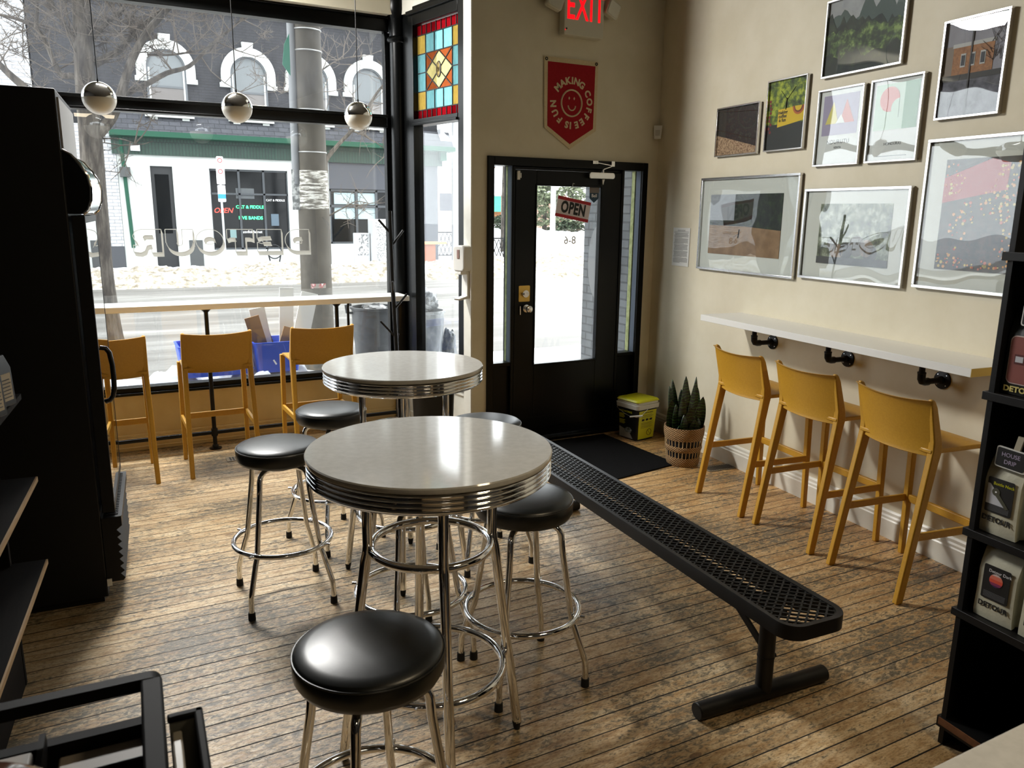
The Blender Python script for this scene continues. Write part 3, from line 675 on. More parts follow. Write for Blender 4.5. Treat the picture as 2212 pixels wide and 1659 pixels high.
# ================================================================ YELLOW STOOLS
def make_stool(label, group):
    t = empty('bar_stool', (0, 0, 0), 0, label, 'stool', group)
    # local: x right, y forward (towards the counter). rear legs carry the backrest
    W = .225
    def side(sx_):
        m = MB()
        path = [((sx_*W, -.245, .0), .030, .040), ((sx_*(W-.006), -.178, .40), .032, .044), ((sx_*(W-.012), -.128, .69), .034, .052), ((sx_*(W-.013), -.118, .745), .034, .056), ((sx_*(W-.013), -.122, .79), .034, .050), ((sx_*(W-.011), -.168, .955), .028, .036), ((sx_*(W-.010), -.180, .985), .024, .026), ((sx_*(W-.010), -.184, .994), .014, .014)]
        k0 = 0
        for (a, w_, h_) in path:
            for i, j in ((-1, -1), (1, -1), (1, 1), (-1, 1)): m.v.append(Vector(a)+Vector((i*w_/2, j*h_/2, 0)))
        for k in range(len(path)-1):
            for i in range(4): m.f.append((k*4+i, k*4+(i+1) % 4, k*4+4+(i+1) % 4, k*4+4+i))
        m.f += [(0, 1, 2, 3), tuple(4*(len(path)-1)+q for q in (3, 2, 1, 0))]
        return m
    for s in (-1, 1): side(s).build('rear_leg', M_must, t, bevel=.006, seg=3)
    for s in (-1, 1):
        MB().bar((s*.215, .215, .735), (s*.222, .235, .0), .036, .034, up=(0, 1, 0), w2=.028, h2=.030).build('front_leg', M_must, t, bevel=.005, seg=2)
    # backrest: slightly concave shell
    n = 12; vs = []; fs = []
    rowsz = [(.715, -.118), (.735, -.114), (.80, -.130), (.90, -.155), (.965, -.174), (.985, -.184), (.990, -.196)]
    P = []
    for (z, y) in rowsz:
        row = []
        for i in range(n+1):
            u = -1+2*i/n; zz = z-(.012*(1-u*u) if z > .95 else 0)+(-.006*(1-u*u) if z < .74 else 0)
            row.append(Vector((u*W, y-.040*(1-u*u)+.0, zz)))
        P.append(row)
    th = Vector((0, -.013, 0)); nb = len(P); nc = n+1
    vs = [p for r_ in P for p in r_]+[p+th for r_ in P for p in r_]; N_ = nb*nc
    for a in range(nb-1):
        for b in range(n):
            i = a*nc+b; fs.append((i, i+1, i+nc+1, i+nc)); fs.append((N_+i, N_+i+nc, N_+i+nc+1, N_+i+1))
    for b in range(n): fs.append((b, N_+b, N_+b+1, b+1)); i = (nb-1)*nc+b; fs.append((i, i+1, N_+i+1, N_+i))
    for a in range(nb-1): i = a*nc; fs.append((i, i+nc, N_+i+nc, N_+i)); i = a*nc+n; fs.append((i, N_+i, N_+i+nc, i+nc))
    MB().add(vs, fs).build('backrest', M_must, t, smooth=True, bevel=.004)
    # seat: thin shaped shell
    sv = []; sf = []; nx, ny = 10, 10
    for k, dz in ((0, 0), (1, -.022)):
        for j in range(ny+1):
            for i in range(nx+1):
                u = -1+2*i/nx; v = j/ny
                sv.append((u*(W-.002-.008*v), -.15+.385*v, .752+dz-.010*(1-u*u)*(1-(2*v-1)**2)-.012*max(0, v-.85)/.15))
    K = (nx+1)*(ny+1)
    for j in range(ny):
        for i in range(nx):
            a = j*(nx+1)+i; sf.append((a, a+1, a+nx+2, a+nx+1)); sf.append((K+a, K+a+nx+1, K+a+nx+2, K+a+1))
    for i in range(nx): a = i; sf.append((a, K+a, K+a+1, a+1)); a = ny*(nx+1)+i; sf.append((a, a+1, K+a+1, K+a))
    for j in range(ny): a = j*(nx+1); sf.append((a, a+nx+1, K+a+nx+1, K+a)); a += nx; sf.append((a, K+a, K+a+nx+1, a+nx+1))
    MB().add(sv, sf).build('seat', M_must, t, smooth=True, bevel=.006)
    MB().bar((-.222, .226, .325), (.222, .226, .325), .022, .042, up=(0, 0, 1)).build('footrest', M_must, t, bevel=.004)
    for s in (-1, 1): MB().bar((s*.224, .222, .325), (s*.219, -.190, .325), .018, .038, up=(0, 0, 1)).build('side_stretcher', M_must, t, bevel=.004)
    return t
s0 = make_stool('yellow plastic stool at the wall shelf, the one beside the snake plant', 'yellow stools at the wall shelf')
def between(a, b, back=.245):
    a = Vector(a); b = Vector(b); d = (b-a).normalized(); f_ = Vector((-d.y, d.x)); m = (a+b)/2+f_*back
    return (m.x, m.y, 0), math.atan2(d.y, d.x)
loc, rz = between((3.402, 3.785), (3.345, 3.304)); s0.location = loc; s0.rotation_euler = (0, 0, rz)
loc, rz = between((3.350, 3.215), (3.305, 2.737)); dup(s0, loc, rz, 'yellow plastic stool at the wall shelf, the middle one of the row of three')
loc, rz = between((3.303, 2.631), (3.233, 2.144)); dup(s0, loc, rz, 'yellow plastic stool at the wall shelf, beside the black coffee bag shelves')
for x, lab in ((.015, 'yellow stool at the window counter, partly behind the glass door of the fridge'), (.680, 'yellow stool at the window counter in front of the black pipe leg, seen whole'), (1.40, 'yellow stool at the window counter just behind the farther round table')):
    dup(s0, (x, 5.745, 0), 0, lab, 'yellow stools at the window counter')

# ================================================================ WALL SHELF
ws = empty('wall_shelf', WALLO, WR, 'long white laminate bar shelf on black pipe brackets under the pictures', 'shelf')
MB().box(1.175, 3.22, -.35, 0, 1.086, 1.127).build('shelf_board', M_lamw, ws, bevel=.0015)
MB().box(3.2201, 3.2215, -.35, 0, 1.087, 1.126).build('raw_end', M_edge, ws)
for s_ in (1.517, 2.17, 2.813):
    m = MB().lathe([(.048, 0), (.048, .009), (.022, .014), (.020, .03), (.016, .034)], 24, Matrix.Translation((s_, 0, .968)) @ Matrix.Rotation(PI/2, 4, 'X'))
    m.tube([(s_, -.02, .968), (s_, -.13, .968), (s_, -.148, .972), (s_, -.158, .984), (s_, -.162, 1.0), (s_, -.162, 1.086)], .0155, 14)
    m.tube([(s_, -.11, .968), (s_, -.135, .968), (s_, -.152, .973), (s_, -.160, .986), (s_, -.162, 1.012)], .0205, 14)
    m.lathe([(.0205, 0), (.022, .002), (.022, .008), (.0205, .01)], 14, Matrix.Translation((s_, -.162, 1.012)))
    br = m.build('pipe_bracket', M_iron, ws, smooth=True)
    sc_ = MB()
    for a in (45, 135, 225, 315): sc_.lathe([(.006, .009), (.005, .011), (.001, .0115)], 8, Matrix.Translation((s_+.035*math.cos(R(a)), 0, .968+.035*math.sin(R(a)))) @ Matrix.Rotation(PI/2, 4, 'X'))
    sc_.build('screw', M_alu, br)

# ================================================================ NOTICE
nt = empty('paper_notice', WM @ Vector((.395, 0, 1.55)), WR, 'white typed paper notice taped beside the entrance door', 'notice')
M_paper = mat('white_paper', C(226, 226, 222), .7)
MB().box(-.112, .112, -.004, -.002, -.148, .148).build('paper', M_paper, nt)
M_grey = mat('print_grey', C(90, 90, 92), .7)
ln = MB(); z = .132; random.seed(2)
for k in range(40):
    if k in (3, 10, 17, 25, 33): z -= .0035
    w_ = (.05 if k < 2 else random.uniform(.085, .098)); ln.box(-w_ if k > 1 else -w_, w_ if k not in (9, 16, 24, 32, 39) else random.uniform(-.03, .04), -.0046, -.0041, z-.0022, z); z -= .0060
ln.build('typed_lines', M_grey, nt)

# ================================================================ PICTURES
def picture(s0_, s1_, z0_, z1_, label, art, fw=.014, dep=.028, glaz=None, tilt=0, frame_m=None):
    w, h = s1_-s0_, z1_-z0_
    e = empty('framed_picture', WM @ Vector(((s0_+s1_)/2, 0, (z0_+z1_)/2)), WR, label, 'picture', 'silver framed pictures on the right wall')
    m = MB(); a, b = w/2, h/2
    m.box(-a, a, -dep, 0, b-fw, b).box(-a, a, -dep, 0, -b, -b+fw).box(-a, -a+fw, -dep, 0, -b+fw, b-fw).box(a-fw, a, -dep, 0, -b+fw, b-fw)
    m.build('frame', frame_m or M_alu, e, bevel=.0015)
    MB().box(-a+fw, a-fw, -.012, -.003, -b+fw, b-fw).build('backing', mat('mat_board', C(222, 220, 212), .8), e)
    art(e, a-fw, b-fw, -.0121)
    MB().box(-a+fw, a-fw, -.021, -.019, -b+fw, b-fw).build('glazing', glaz or M_pic, e)
    return e
def rectm(x0, x1, z0, z1, y, m, name, par): return MB().box(x0, x1, y-.0008, y, z0, z1).build(name, m, par)
def rnd_poly(x0, x1, zb, pts, y, m, name, par):
    return MB().prism([(x0, zb)]+[(x1, zb)]+[(x, z) for x, z in reversed(pts)], y-.0006, y, 'y').build(name, m, par)
def ridge(x0, x1, z, amp, n, seed, slope=0):
    random.seed(seed); return [(x0+(x1-x0)*k/n, z+slope*k/n+amp*noise.noise(Vector((k*.45, seed*3.1, 0)))+amp*.4*noise.noise(Vector((k*1.7, seed, 0)))) for k in range(n+1)]
M_forest = noisy('forest_print', [(.32, C(14, 20, 12)), (.47, C(46, 60, 28)), (.56, C(92, 112, 52)), (.66, C(150, 168, 92))], 26, rough=.6, bmp=0, detail=10)
M_darkf = noisy('dark_forest_print', [(.35, C(10, 13, 10)), (.55, C(30, 38, 24)), (.7, C(52, 62, 36))], 24, rough=.6, bmp=0, detail=9)
M_soil = noisy('soil_print', [(.4, C(18, 12, 10)), (.6, C(52, 38, 30)), (.72, C(96, 70, 52))], 70, rough=.6, bmp=0, detail=9)
M_gravel = noisy('gravel_print', [(.36, C(96, 68, 48)), (.5, C(168, 130, 98)), (.65, C(206, 172, 138))], 110, rough=.6, bmp=0)
def art_soil(e, a, b, y):
    rectm(-a, a, -b, b, y, M_soil, 'print', e)
    rnd_poly(-a, a, -b, [(-a, -.02), (-.04, -.06), (a, -.12)], y-.0010, M_gravel, 'gravel_area', e)
    MB().bar((-a, y-.0016, .022), (a, y-.0016, -.078), .001, .026, up=(0, 1, 0)).build('bed_board', mat('board_print', C(92, 60, 38), .6), e)
    MB().bar((-a, y-.0016, b-.012), (-.05, y-.0016, b-.03), .001, .01, up=(0, 1, 0)).bar((-.06, y-.0016, b-.028), (a, y-.0016, b-.045), .001, .012, up=(0, 1, 0)).build('far_board', MATS['board_print'], e)
picture(.777, 1.230, 2.207, 2.541, 'small framed photo of a planted soil bed with gravel, lowest left of the upper pictures', art_soil, fw=.009, glaz=M_pic2)
def art_tree(e, a, b, y):
    rectm(-a, a, -b, b, y, noisy('foliage_print', [(.35, C(34, 44, 16)), (.48, C(84, 104, 28)), (.6, C(172, 180, 40)), (.75, C(216, 214, 96))], 22, rough=.6, bmp=0, detail=9), 'print', e)
    rectm(-a, a, -b, -.055, y-.001, mat('banner_dark', C(30, 32, 34), .6), 'dark_area', e)
    by = mat('banner_yellow', C(228, 186, 22), .6)
    MB().prism([(-.075, -.075), (a, -.045), (a, .045), (-.075, .035)], y-.0026, y-.0018, 'y').build('banner', by, e)
    for r_, c_ in ((.052, C(190, 96, 30)), (.040, C(120, 44, 26)), (.030, C(228, 186, 22))):
        MB().prism(arc(a-.062, .043, r_, PI, 2*PI, 14), y-.0034-.0006*(.06-r_)*100, y-.0026, 'y').build('banner_arc', mat('arc_%d' % int(r_*1000), c_, .6), e)
    for i, s in enumerate(('making', 'coffee', 'is fun')): text(s, .030, M_ink, e, -.030, y-.0034, .015-i*.024, 'lettering', bold=.02)
    tr = MB(); tr.bar((-.005, y-.0012, .03), (.0, y-.0012, .10), .001, .012, up=(0, 1, 0)).bar((.0, y-.0012, .09), (-.06, y-.0012, .15), .001, .006, up=(0, 1, 0)).bar((0, y-.0012, .09), (.07, y-.0012, .16), .001, .006, up=(0, 1, 0)); tr.build('tree_stem', mat('stem_print', C(48, 36, 26), .6), e)
    for k in range(9): random.seed(k); MB().prism(arc(-a+.012+random.uniform(0, .02), -.10+k*.024, .010, 0, 2*PI, 8), y-.002, y-.0012, 'y').build('red_flower', mat('flower_red', C(128, 20, 26), .6), e)
picture(1.298, 1.657, 2.210, 2.652, 'small framed photo of a leafy tree over a yellow coffee banner', art_tree, fw=.009, glaz=M_pic2)
def art_valley(e, a, b, y):
    rectm(-a, a, -b, b, y, noisy('valley_sky', [(.3, C(150, 146, 146)), (.7, C(188, 186, 186))], 4, rough=.6, bmp=0), 'print', e)
    rnd_poly(-a, a, -b, ridge(-a, a, .12, .09, 24, 3, .03), y-.0010, mat('far_hill', C(72, 84, 78), .6), 'far_hills', e)
    rnd_poly(-a, a, -b, ridge(-a, a, .10, .08, 24, 8, -.09), y-.0018, M_darkf, 'near_hills', e)
    rnd_poly(-a, a, -b, ridge(-a, a, .035, .05, 24, 12), y-.0026, M_forest, 'forest', e)
    rnd_poly(-a, a, -b, ridge(-a, a, -.10, .05, 24, 16), y-.0034, M_darkf, 'dark_forest', e)
picture(1.764, 2.340, 2.600, 3.03, 'large framed photo of a misty forest valley, topmost on the wall', art_valley, fw=.012)
def poster(e, a, b, y): rectm(-a, a, -b, b, y, mat('poster_white', C(236, 234, 230), .7), 'print', e)
def art_lav(e, a, b, y):
    poster(e, a, b, y)
    rectm(-a+.03, a-.03, -.045, b-.028, y-.001, mat('poster_lavender', C(176, 164, 190), .7), 'lavender_field', e)
    MB().prism([(-.11, .02), (-.01, .02), (-.055, .145)], y-.0026, y-.0018, 'y').build('yellow_triangle', mat('poster_yellow', C(232, 216, 120), .7), e)
    MB().prism([(.0, .02), (.11, .02), (.045, .15)], y-.0026, y-.0018, 'y').build('coral_triangle', mat('poster_coral', C(214, 120, 110), .7), e)
    MB().prism([(-.03, .02), (.04, .02), (.01, .07)], y-.0034, y-.0026, 'y').build('white_triangle', MATS['poster_white'], e)
    text('NDURUTU', .034, mat('poster_ink', C(84, 84, 88), .7), e, 0, y-.001, -.085, 'lettering', spacing=1.1)
    text('KENYA', .017, MATS['poster_ink'], e, 0, y-.001, -.117, 'lettering', bold=.02)
picture(1.758, 2.110, 2.094, 2.536, 'framed white poster with lavender field and two triangles reading NDURUTU', art_lav, fw=.011)
def art_green(e, a, b, y):
    poster(e, a, b, y)
    rectm(-a+.02, a-.02, -.05, b-.02, y-.001, mat('poster_mint', C(206, 226, 206), .7), 'mint_field', e)
    rectm(.05, a-.02, -.05, b-.02, y-.0018, mat('poster_green', C(112, 158, 118), .7), 'green_field', e)
    MB().prism(arc(-.045, .11, .065, 0, 2*PI, 32), y-.0034, y-.0026, 'y').build('coral_disc', mat('poster_pink', C(226, 128, 120), .7), e)
    MB().prism(arc(.02, .06, .05, PI/2, 1.5*PI, 20), y-.0042, y-.0034, 'y').build('mint_disc', MATS['poster_mint'], e)
    text('HONDURAS', .021, MATS['poster_ink'], e, 0, y-.001, -.125, 'lettering')
    rectm(-.10, .10, -.190, -.187, y-.001, MATS['poster_ink'], 'small_print', e)
picture(2.157, 2.502, 2.095, 2.538, 'framed white poster with pale green shapes and a coral disc reading HONDURAS', art_green, fw=.011)
def art_street(e, a, b, y):
    rectm(-a, a, -b, b, y, noisy('street_sky', [(.3, C(132, 124, 134)), (.7, C(166, 160, 168))], 5, rough=.6, bmp=0), 'print', e)
    rectm(-a, -a+.065, -.05, .11, y-.001, mat('tan_building', C(132, 112, 98), .6), 'side_building', e)
    bo = rectm(-a+.05, a-.06, -.05, .105, y-.0018, noisy('orange_brick_print', [(.4, C(146, 88, 40)), (.6, C(176, 112, 56))], 60, rough=.6, bmp=0), 'orange_building', e)
    rectm(-a+.045, a-.055, .10, .118, y-.0026, mat('cornice_white', C(196, 190, 186), .6), 'cornice', e)
    for x in (-.055, -.005, .05):
        rectm(x-.014, x+.014, .005, .068, y-.0034, MATS['cornice_white'], 'window_trim', e); rectm(x-.010, x+.010, .012, .060, y-.0042, mat('window_print', C(44, 42, 52), .6), 'printed_window', e)
    rectm(-a, a, -.055, -.028, y-.0026, mat('awning_print', C(44, 34, 34), .6), 'shop_front', e)
    rectm(-a, a, -b, -.055, y-.001, noisy('street_print', [(.35, C(58, 52, 62)), (.6, C(104, 98, 110)), (.75, C(140, 136, 148))], 14, rough=.6, bmp=0), 'printed_street', e)
    rectm(-.018, -.010, -b, b-.03, y-.005, mat('pole_print', C(64, 56, 58), .6), 'printed_pole', e)
    tr = MB(); random.seed(4)
    for k in range(26):
        x = a-.045+random.uniform(-.03, .03); z = .0+random.uniform(0, .16); an = random.uniform(.3, 2.6); l = random.uniform(.03, .075)
        tr.bar((x, y-.0052, z), (min(a, x+l*math.cos(an)), y-.0052, min(b, z+l*math.sin(an))), .0008, .0022, up=(0, 1, 0))
    tr.build('printed_tree', mat('tree_print', C(70, 54, 52), .6), e)
picture(2.584, 2.935, 2.285, 2.757, 'framed photo of an orange corner building under a mauve sky, uppermost at the right', art_street, fw=.012)
def art_sand(e, a, b, y):
    m_ = .10
    rectm(-a+m_, a-m_*1.35, -b+.105, b-.105, y-.001, M_darkf, 'print', e)
    rnd_poly(-a+m_, a-m_*1.35, -b+.105, [(-a+m_, -.005), (0, -.01), (a-m_*1.35, -.03)], y-.0018, noisy('sand_print', [(.3, C(128, 96, 66)), (.7, C(164, 128, 92))], 10, rough=.6, bmp=0), 'sand_field', e)
    rectm(-a+m_, -.12, .03, b-.105, y-.0018, mat('cloud_print', C(170, 172, 180), .6), 'printed_sky', e)
    MB().bar((-.06, y-.0036, -.09), (-.05, y-.0036, -.03), .001, .014, up=(0, 1, 0)).bar((-.05, y-.0036, -.055), (-.11, y-.0036, -.085), .001, .004, up=(0, 1, 0)).build('small_figure', mat('figure_print', C(30, 28, 30), .6), e)
picture(.642, 1.668, 1.401, 2.064, 'large framed matted photo of a sandy drying field, lowest at the left', art_sand, fw=.016)
def art_grove(e, a, b, y):
    rectm(-a+.12, a-.10, -b+.085, b-.075, y-.001, noisy('grove_print', [(.35, C(52, 56, 46)), (.5, C(112, 118, 96)), (.65, C(176, 180, 160))], 20, rough=.6, bmp=0, detail=10), 'print', e)
    for k, (x, z, r_) in enumerate(((-.14, -.06, .04), (-.10, -.10, .05), (-.03, -.09, .05), (.05, -.06, .06), (.12, -.07, .05), (.15, -.10, .05))):
        MB().prism(arc(x, z, r_, 0, 2*PI, 14), y-.0026, y-.0018, 'y').build('printed_sack', mat('sack_%d' % (k % 3), (C(92, 84, 76), C(140, 116, 96), C(64, 62, 62))[k % 3], .6), e)
    rectm(-a+.12, a-.10, -b+.085, -.13, y-.0034, mat('truck_bed', C(74, 74, 76), .6), 'truck_bed', e)
picture(1.716, 2.502, 1.418, 1.964, 'framed matted photo of sacks in front of grey-green trees, lowest in the middle', art_grove, fw=.016)
def art_cherries(e, a, b, y):
    X0, X1, Z0, Z1 = -a+.10, a-.08, -b+.09, b-.09
    rectm(X0, X1, Z0, Z1, y-.001, noisy('cherry_dark', [(.4, C(30, 22, 22)), (.6, C(62, 40, 34))], 30, rough=.6, bmp=0), 'print', e)
    MB().prism([(X0, .06), (.04, .12), (.045, Z1-.03), (-.05, Z1-.005), (X0, Z1-.09)], y-.0026, y-.0018, 'y').build('red_cloth', mat('cloth_print', C(176, 40, 44), .6), e)
    random.seed(9); cols = [mat('cherry_a', C(222, 150, 62), .6), mat('cherry_b', C(196, 84, 44), .6), mat('cherry_c', C(214, 186, 96), .6)]
    for c_ in range(3):
        m = MB()
        for k in range(150):
            x = random.uniform(X0+.01, X1-.01); z = random.uniform(Z0+.01, Z1-.01)
            if noise.noise(Vector((x*5, z*5, 3))) < -.12: continue
            m.prism(arc(x, z, random.uniform(.003, .009), 0, 2*PI, 7)[:-1], y-.0034-.0004*c_, y-.0027, 'y')
        o = m.build('falling_cherries', cols[c_], e); o['kind'] = 'stuff'
picture(2.570, 3.40, 1.433, 2.193, 'largest framed photo with orange coffee cherries over red and dark ground', art_cherries, fw=.016)

# ================================================================ ROUND STOOLS
def make_round_stool(label):
    t = empty('round_stool', (0, 0, 0), 0, label, 'stool', 'black round chrome stools around the tables')
    MB().lathe([(.02, .668), (.150, .668), (.178, .678), (.187, .695), (.188, .730), (.184, .741), (.178, .748), (.150, .756), (.09, .764), (.02, .766)], 64).build('seat', M_vinyl, t, smooth=True, angle=60)
    MB().ring((0, 0, .738), .1865, .0028, 64, 6).build('seat_piping', M_vinyl, t, smooth=True)
    MB().lathe([(.02, .640), (.075, .640), (.085, .650), (.085, .668), (.02, .668)], 24).build('swivel_plate', M_iron, t, smooth=True)
    for k in range(4):
        a = PI/2*k+PI/4; c, s = math.cos(a), math.sin(a)
        pr = [(.03, .648), (.105, .648), (.128, .643), (.142, .632), (.150, .612), (.156, .55), (.196, .30), (.204, .262), (.212, .245), (.252, .125), (.258, .108), (.260, .090), (.262, .022)]
        pts = [(r_*c, r_*s, z) for r_, z in pr]
        lg = MB().tube(pts, .0125, 14).build('leg', M_steel, t, smooth=True)
        MB().cyl((.262*c, .262*s, 0), (.262*c, .262*s, .034), .0165, 14, .0155).build('rubber_foot', M_rubber, lg, smooth=True)
        MB().cyl((.235*c, .235*s, .292), (.2525*c, .2525*s, .292), .006, 8).build('bolt', M_alu, lg)
    MB().ring((0, 0, .288), .222, .0118, 72, 12).build('foot_ring', M_steel, t, smooth=True)
    return t
rs = make_round_stool('black round stool nearest the window stools, left of the near round table')
rs.location = (.667, 3.555, 0); rs.rotation_euler = (0, 0, R(-1))
for x, y, rz, lab in ((1.063, 4.11, 20, 'black round stool behind the farther table, between it and the window counter'),
                      (1.705, 3.515, 0, 'black round stool behind the near table, on the door side of the farther table'),
                      (1.362, 2.466, -2, 'black round stool on the bench side of the near round table'),
                      (.515, 1.715, 14, 'black round stool in the foreground, closest to the camera'),
                      (1.025, 2.80, 8, 'black round stool tucked under the near table, between the two tables')):
    dup(rs, (x, y, 0), R(rz), lab)

# ================================================================ ROUND TABLES
def make_table(label):
    t = empty('round_table', (0, 0, 0), 0, label, 'table', 'round chrome tables')
    MB().lathe([(.02, 1.052), (.386, 1.052), (.388, 1.056), (.388, 1.066), (.385, 1.070), (.02, 1.070)], 96).build('tabletop', M_lam, t, smooth=True)
    prof = [(.30, .99), (.372, .985), (.378, .990)]
    z = .990
    for k in range(4):
        prof += [(.3765, z), (.3765, z+.0015), (.3835, z+.004), (.3855, z+.0075), (.3835, z+.011), (.3765, z+.0135)]; z += .0155
    prof += [(.3765, 1.0525), (.30, 1.0525)]
    MB().lathe(prof, 96, caps=False).build('ribbed_edge', M_steel, t, smooth=True, angle=50)
    for k in range(4):
        a = PI/2*k; c, s = math.cos(a), math.sin(a)
        pr = [(.205, 1.05), (.205, .76), (.208, .735), (.214, .71), (.302, .03)]
        lg = MB().tube([(r_*c, r_*s, z) for r_, z in pr], .0165, 16).build('leg', M_steel, t, smooth=True)
        MB().cyl((.302*c, .302*s, .0), (.3005*c, .3005*s, .034), .011, 12, .0168).build('foot_cap', M_rubber, lg, smooth=True)
    MB().ring((0, 0, .742), .190-.0165-.012+.033, .0135, 72, 12).build('upper_ring', M_steel, t, smooth=True)
    MB().ring((0, 0, .305), .2665-.028, .0135, 72, 12).build('lower_ring', M_steel, t, smooth=True)
    return t
rt = make_table('near round table with grey top, ribbed chrome edge and chrome legs'); rt.location = (.887, 2.228, 0); rt.rotation_euler = (0, 0, R(-11.4))
dup(rt, (1.285, 3.565, 0), R(-24), 'farther round table with grey top and ribbed chrome edge, by the window')

# ================================================================ BENCH
bq = empty('metal_bench', (2.10, 1.90, 0), R(0), 'long black coated metal bench with diamond mesh seat', 'bench')
BW, BL = .285, 2.47        # width, length
near, far_ = -.245, -.245+BL
bd = Vector((2.365-2.25, 3.87-1.736)).normalized()     # direction of the bench
bq.rotation_euler = (0, 0, math.atan2(bd.y, bd.x)-PI/2)
ZT = .445
outer = rrect(-BW/2, BW/2, near, far_, .075, 8)
rim = MB(); no = len(outer)
inn = rrect(-BW/2+.022, BW/2-.022, near+.022, far_-.022, .056, 8)
rim.v = [Vector((x, y, z)) for z, lp in ((ZT, inn), (ZT+.002, [(x*.985, y) for x, y in outer]), (ZT-.004, outer), (ZT-.052, outer), (ZT-.055, inn)) for x, y in lp]
for k in range(5):
    for i in range(no):
        j = (i+1) % no; a = k*no; b = ((k+1) % 5)*no; rim.f.append((a+i, a+j, b+j, b+i))
rim.build('seat_rim', M_blkm, bq, smooth=True, angle=50)
mesh = MB(); px_, py_ = .0285, .0615    # diamond half pitch
x0, x1, y0, y1 = -BW/2+.02, BW/2-.02, near+.02, far_-.02
def clip(a, b):
    (xa, ya), (xb, yb) = a, b; t0, t1 = 0.0, 1.0; dx, dy = xb-xa, yb-ya
    for p_, q_ in ((-dx, xa-x0), (dx, x1-xa), (-dy, ya-y0), (dy, y1-ya)):
        if abs(p_) < 1e-9:
            if q_ < 0: return None
        else:
            r_ = q_/p_
            if p_ < 0: t0 = max(t0, r_)
            else: t1 = min(t1, r_)
    return None if t0 >= t1 else ((xa+dx*t0, ya+dy*t0), (xa+dx*t1, ya+dy*t1))
# long axis of each diamond lies across the bench
A_, B_ = .046, .036
sl = B_/A_
k = y0-(x1-x0)*sl
while k < y1+(x1-x0)*sl:
    for s in (1, -1):
        c_ = clip((x0, k if s > 0 else k), (x1, k+s*(x1-x0)*sl))
        if c_: mesh.bar((c_[0][0], c_[0][1], ZT-.006), (c_[1][0], c_[1][1], ZT-.006), .0066, .006, up=(0, 0, 1))
    k += B_
mesh.build('mesh_seat', M_blkm, bq)
m = MB(); m.box(-.072, -.032, near+.13, far_-.13, ZT-.036, ZT-.014).box(.032, .072, near+.13, far_-.13, ZT-.036, ZT-.014); m.build('seat_spine', M_blkm, bq)
for sgn, yy in ((1, 0.0), (-1, far_+near)):
    lg = MB().cyl((0, yy, .035), (0, yy, ZT-.03), .031, 24).build('post', M_blkm, bq, smooth=True)
    MB().cyl((0, yy, .18), (0, yy, .185), .033, 24).cyl((.028, yy, .175), (.045, yy, .175), .009, 10).build('collar_bolt', M_blkm, lg)
    MB().cyl((-.31, yy, .032), (.31, yy, .032), .032, 24).build('foot_bar', M_blkm, bq, smooth=True, bevel=.004)
    MB().bar((0, yy+sgn*.02, .21), (0, yy+sgn*.33, ZT-.045), .028, .010, up=(1, 0, 0)).build('brace', M_blkm, bq)
    MB().box(-.12, .12, yy-.03, yy+.03, ZT-.05, ZT-.02).build('cross_bracket', M_blkm, bq, bevel=.003)

# ================================================================ COAT RACK, WASTE BIN
cr_ = empty('coat_rack', (1.985, 5.62, 0), 0, 'thin black tree shaped coat rack in front of the column', 'coat rack')
MB().tube([(-.045, 0, 1.80), (-.035, 0, 1.3), (-.01, 0, .7), (0, 0, .02)], .0165, 14).build('pole', M_blkm, cr_, smooth=True)
for z, dx, dy, l in ((1.70, -1, .1, .13), (1.60, 1, .2, .16), (1.42, .35, .8, .12), (1.25, -.25, -.7, .12), (1.13, 1, -.1, .16), (.93, -1, .2, .16), (.84, .45, .5, .12), (.62, -.6, .3, .14)):
    d = Vector((dx, dy, 1.15)).normalized(); x_ = -.045*(z-.02)/1.78
    MB().cyl((x_, 0, z-.06), Vector((x_, 0, z-.06))+d*l, .0085, 10).build('branch_hook', M_blkm, cr_, smooth=True)
for a in (200, 320, 80): MB().bar((0, 0, .03), (.24*math.cos(R(a)), .24*math.sin(R(a)), .012), .03, .022, up=(0, 0, 1)).build('foot', M_blkm, cr_, bevel=.003)
bn2 = empty('waste_bin', (2.10, 5.20, 0), 0, 'black round waste bin behind the farther round table', 'bin')
MB().lathe([(.12, 0), (.135, .02), (.155, .56), (.160, .58), (.160, .60), (.150, .60), (.148, .56), (.12, .06), (.01, .05)], 40).build('bin_body', M_blkm, bn2, smooth=True)

# ================================================================ PENDANT LAMPS
M_opal = mat('opal_glass', C(236, 232, 220), .25)
def make_pendant(label):
    t = empty('pendant_lamp', (0, 0, 0), 0, label, 'pendant lamp', 'chrome and opal globe pendants at the window')
    n = 14; r_ = .0955
    MB().lathe([(max(.001, r_*math.cos(PI/2*k/n)), r_*math.sin(PI/2*k/n)) for k in range(n+1)], 48, caps=False).build('chrome_cap', M_steel, t, smooth=True)
    MB().lathe([(max(.001, (r_-.001)*math.cos(PI/2*k/n)), -(r_-.001)*math.sin(PI/2*k/n)) for k in range(n+1)], 48, caps=False).build('opal_globe', M_opal, t, smooth=True)
    MB().cyl((0, 0, .094), (0, 0, .108), .006, 12).build('cord_grip', M_iron, t)
    MB().cyl((0, 0, .105), (0, 0, H_C-2.435), .0032, 8).build('cord', M_blkm, t)
    MB().lathe([(.001, H_C-2.435-.03), (.05, H_C-2.435-.03), (.06, H_C-2.435), (.001, H_C-2.435)], 24).build('ceiling_rose', M_blkm, t)
    return t
pl = make_pendant('globe pendant with chrome cap, in front of the tree trunk beside the fridge'); pl.location = (.106, 5.5, 2.435)
dup(pl, (.891, 5.5, 2.435), R(20), 'globe pendant with chrome cap, the middle one of three over the window counter')
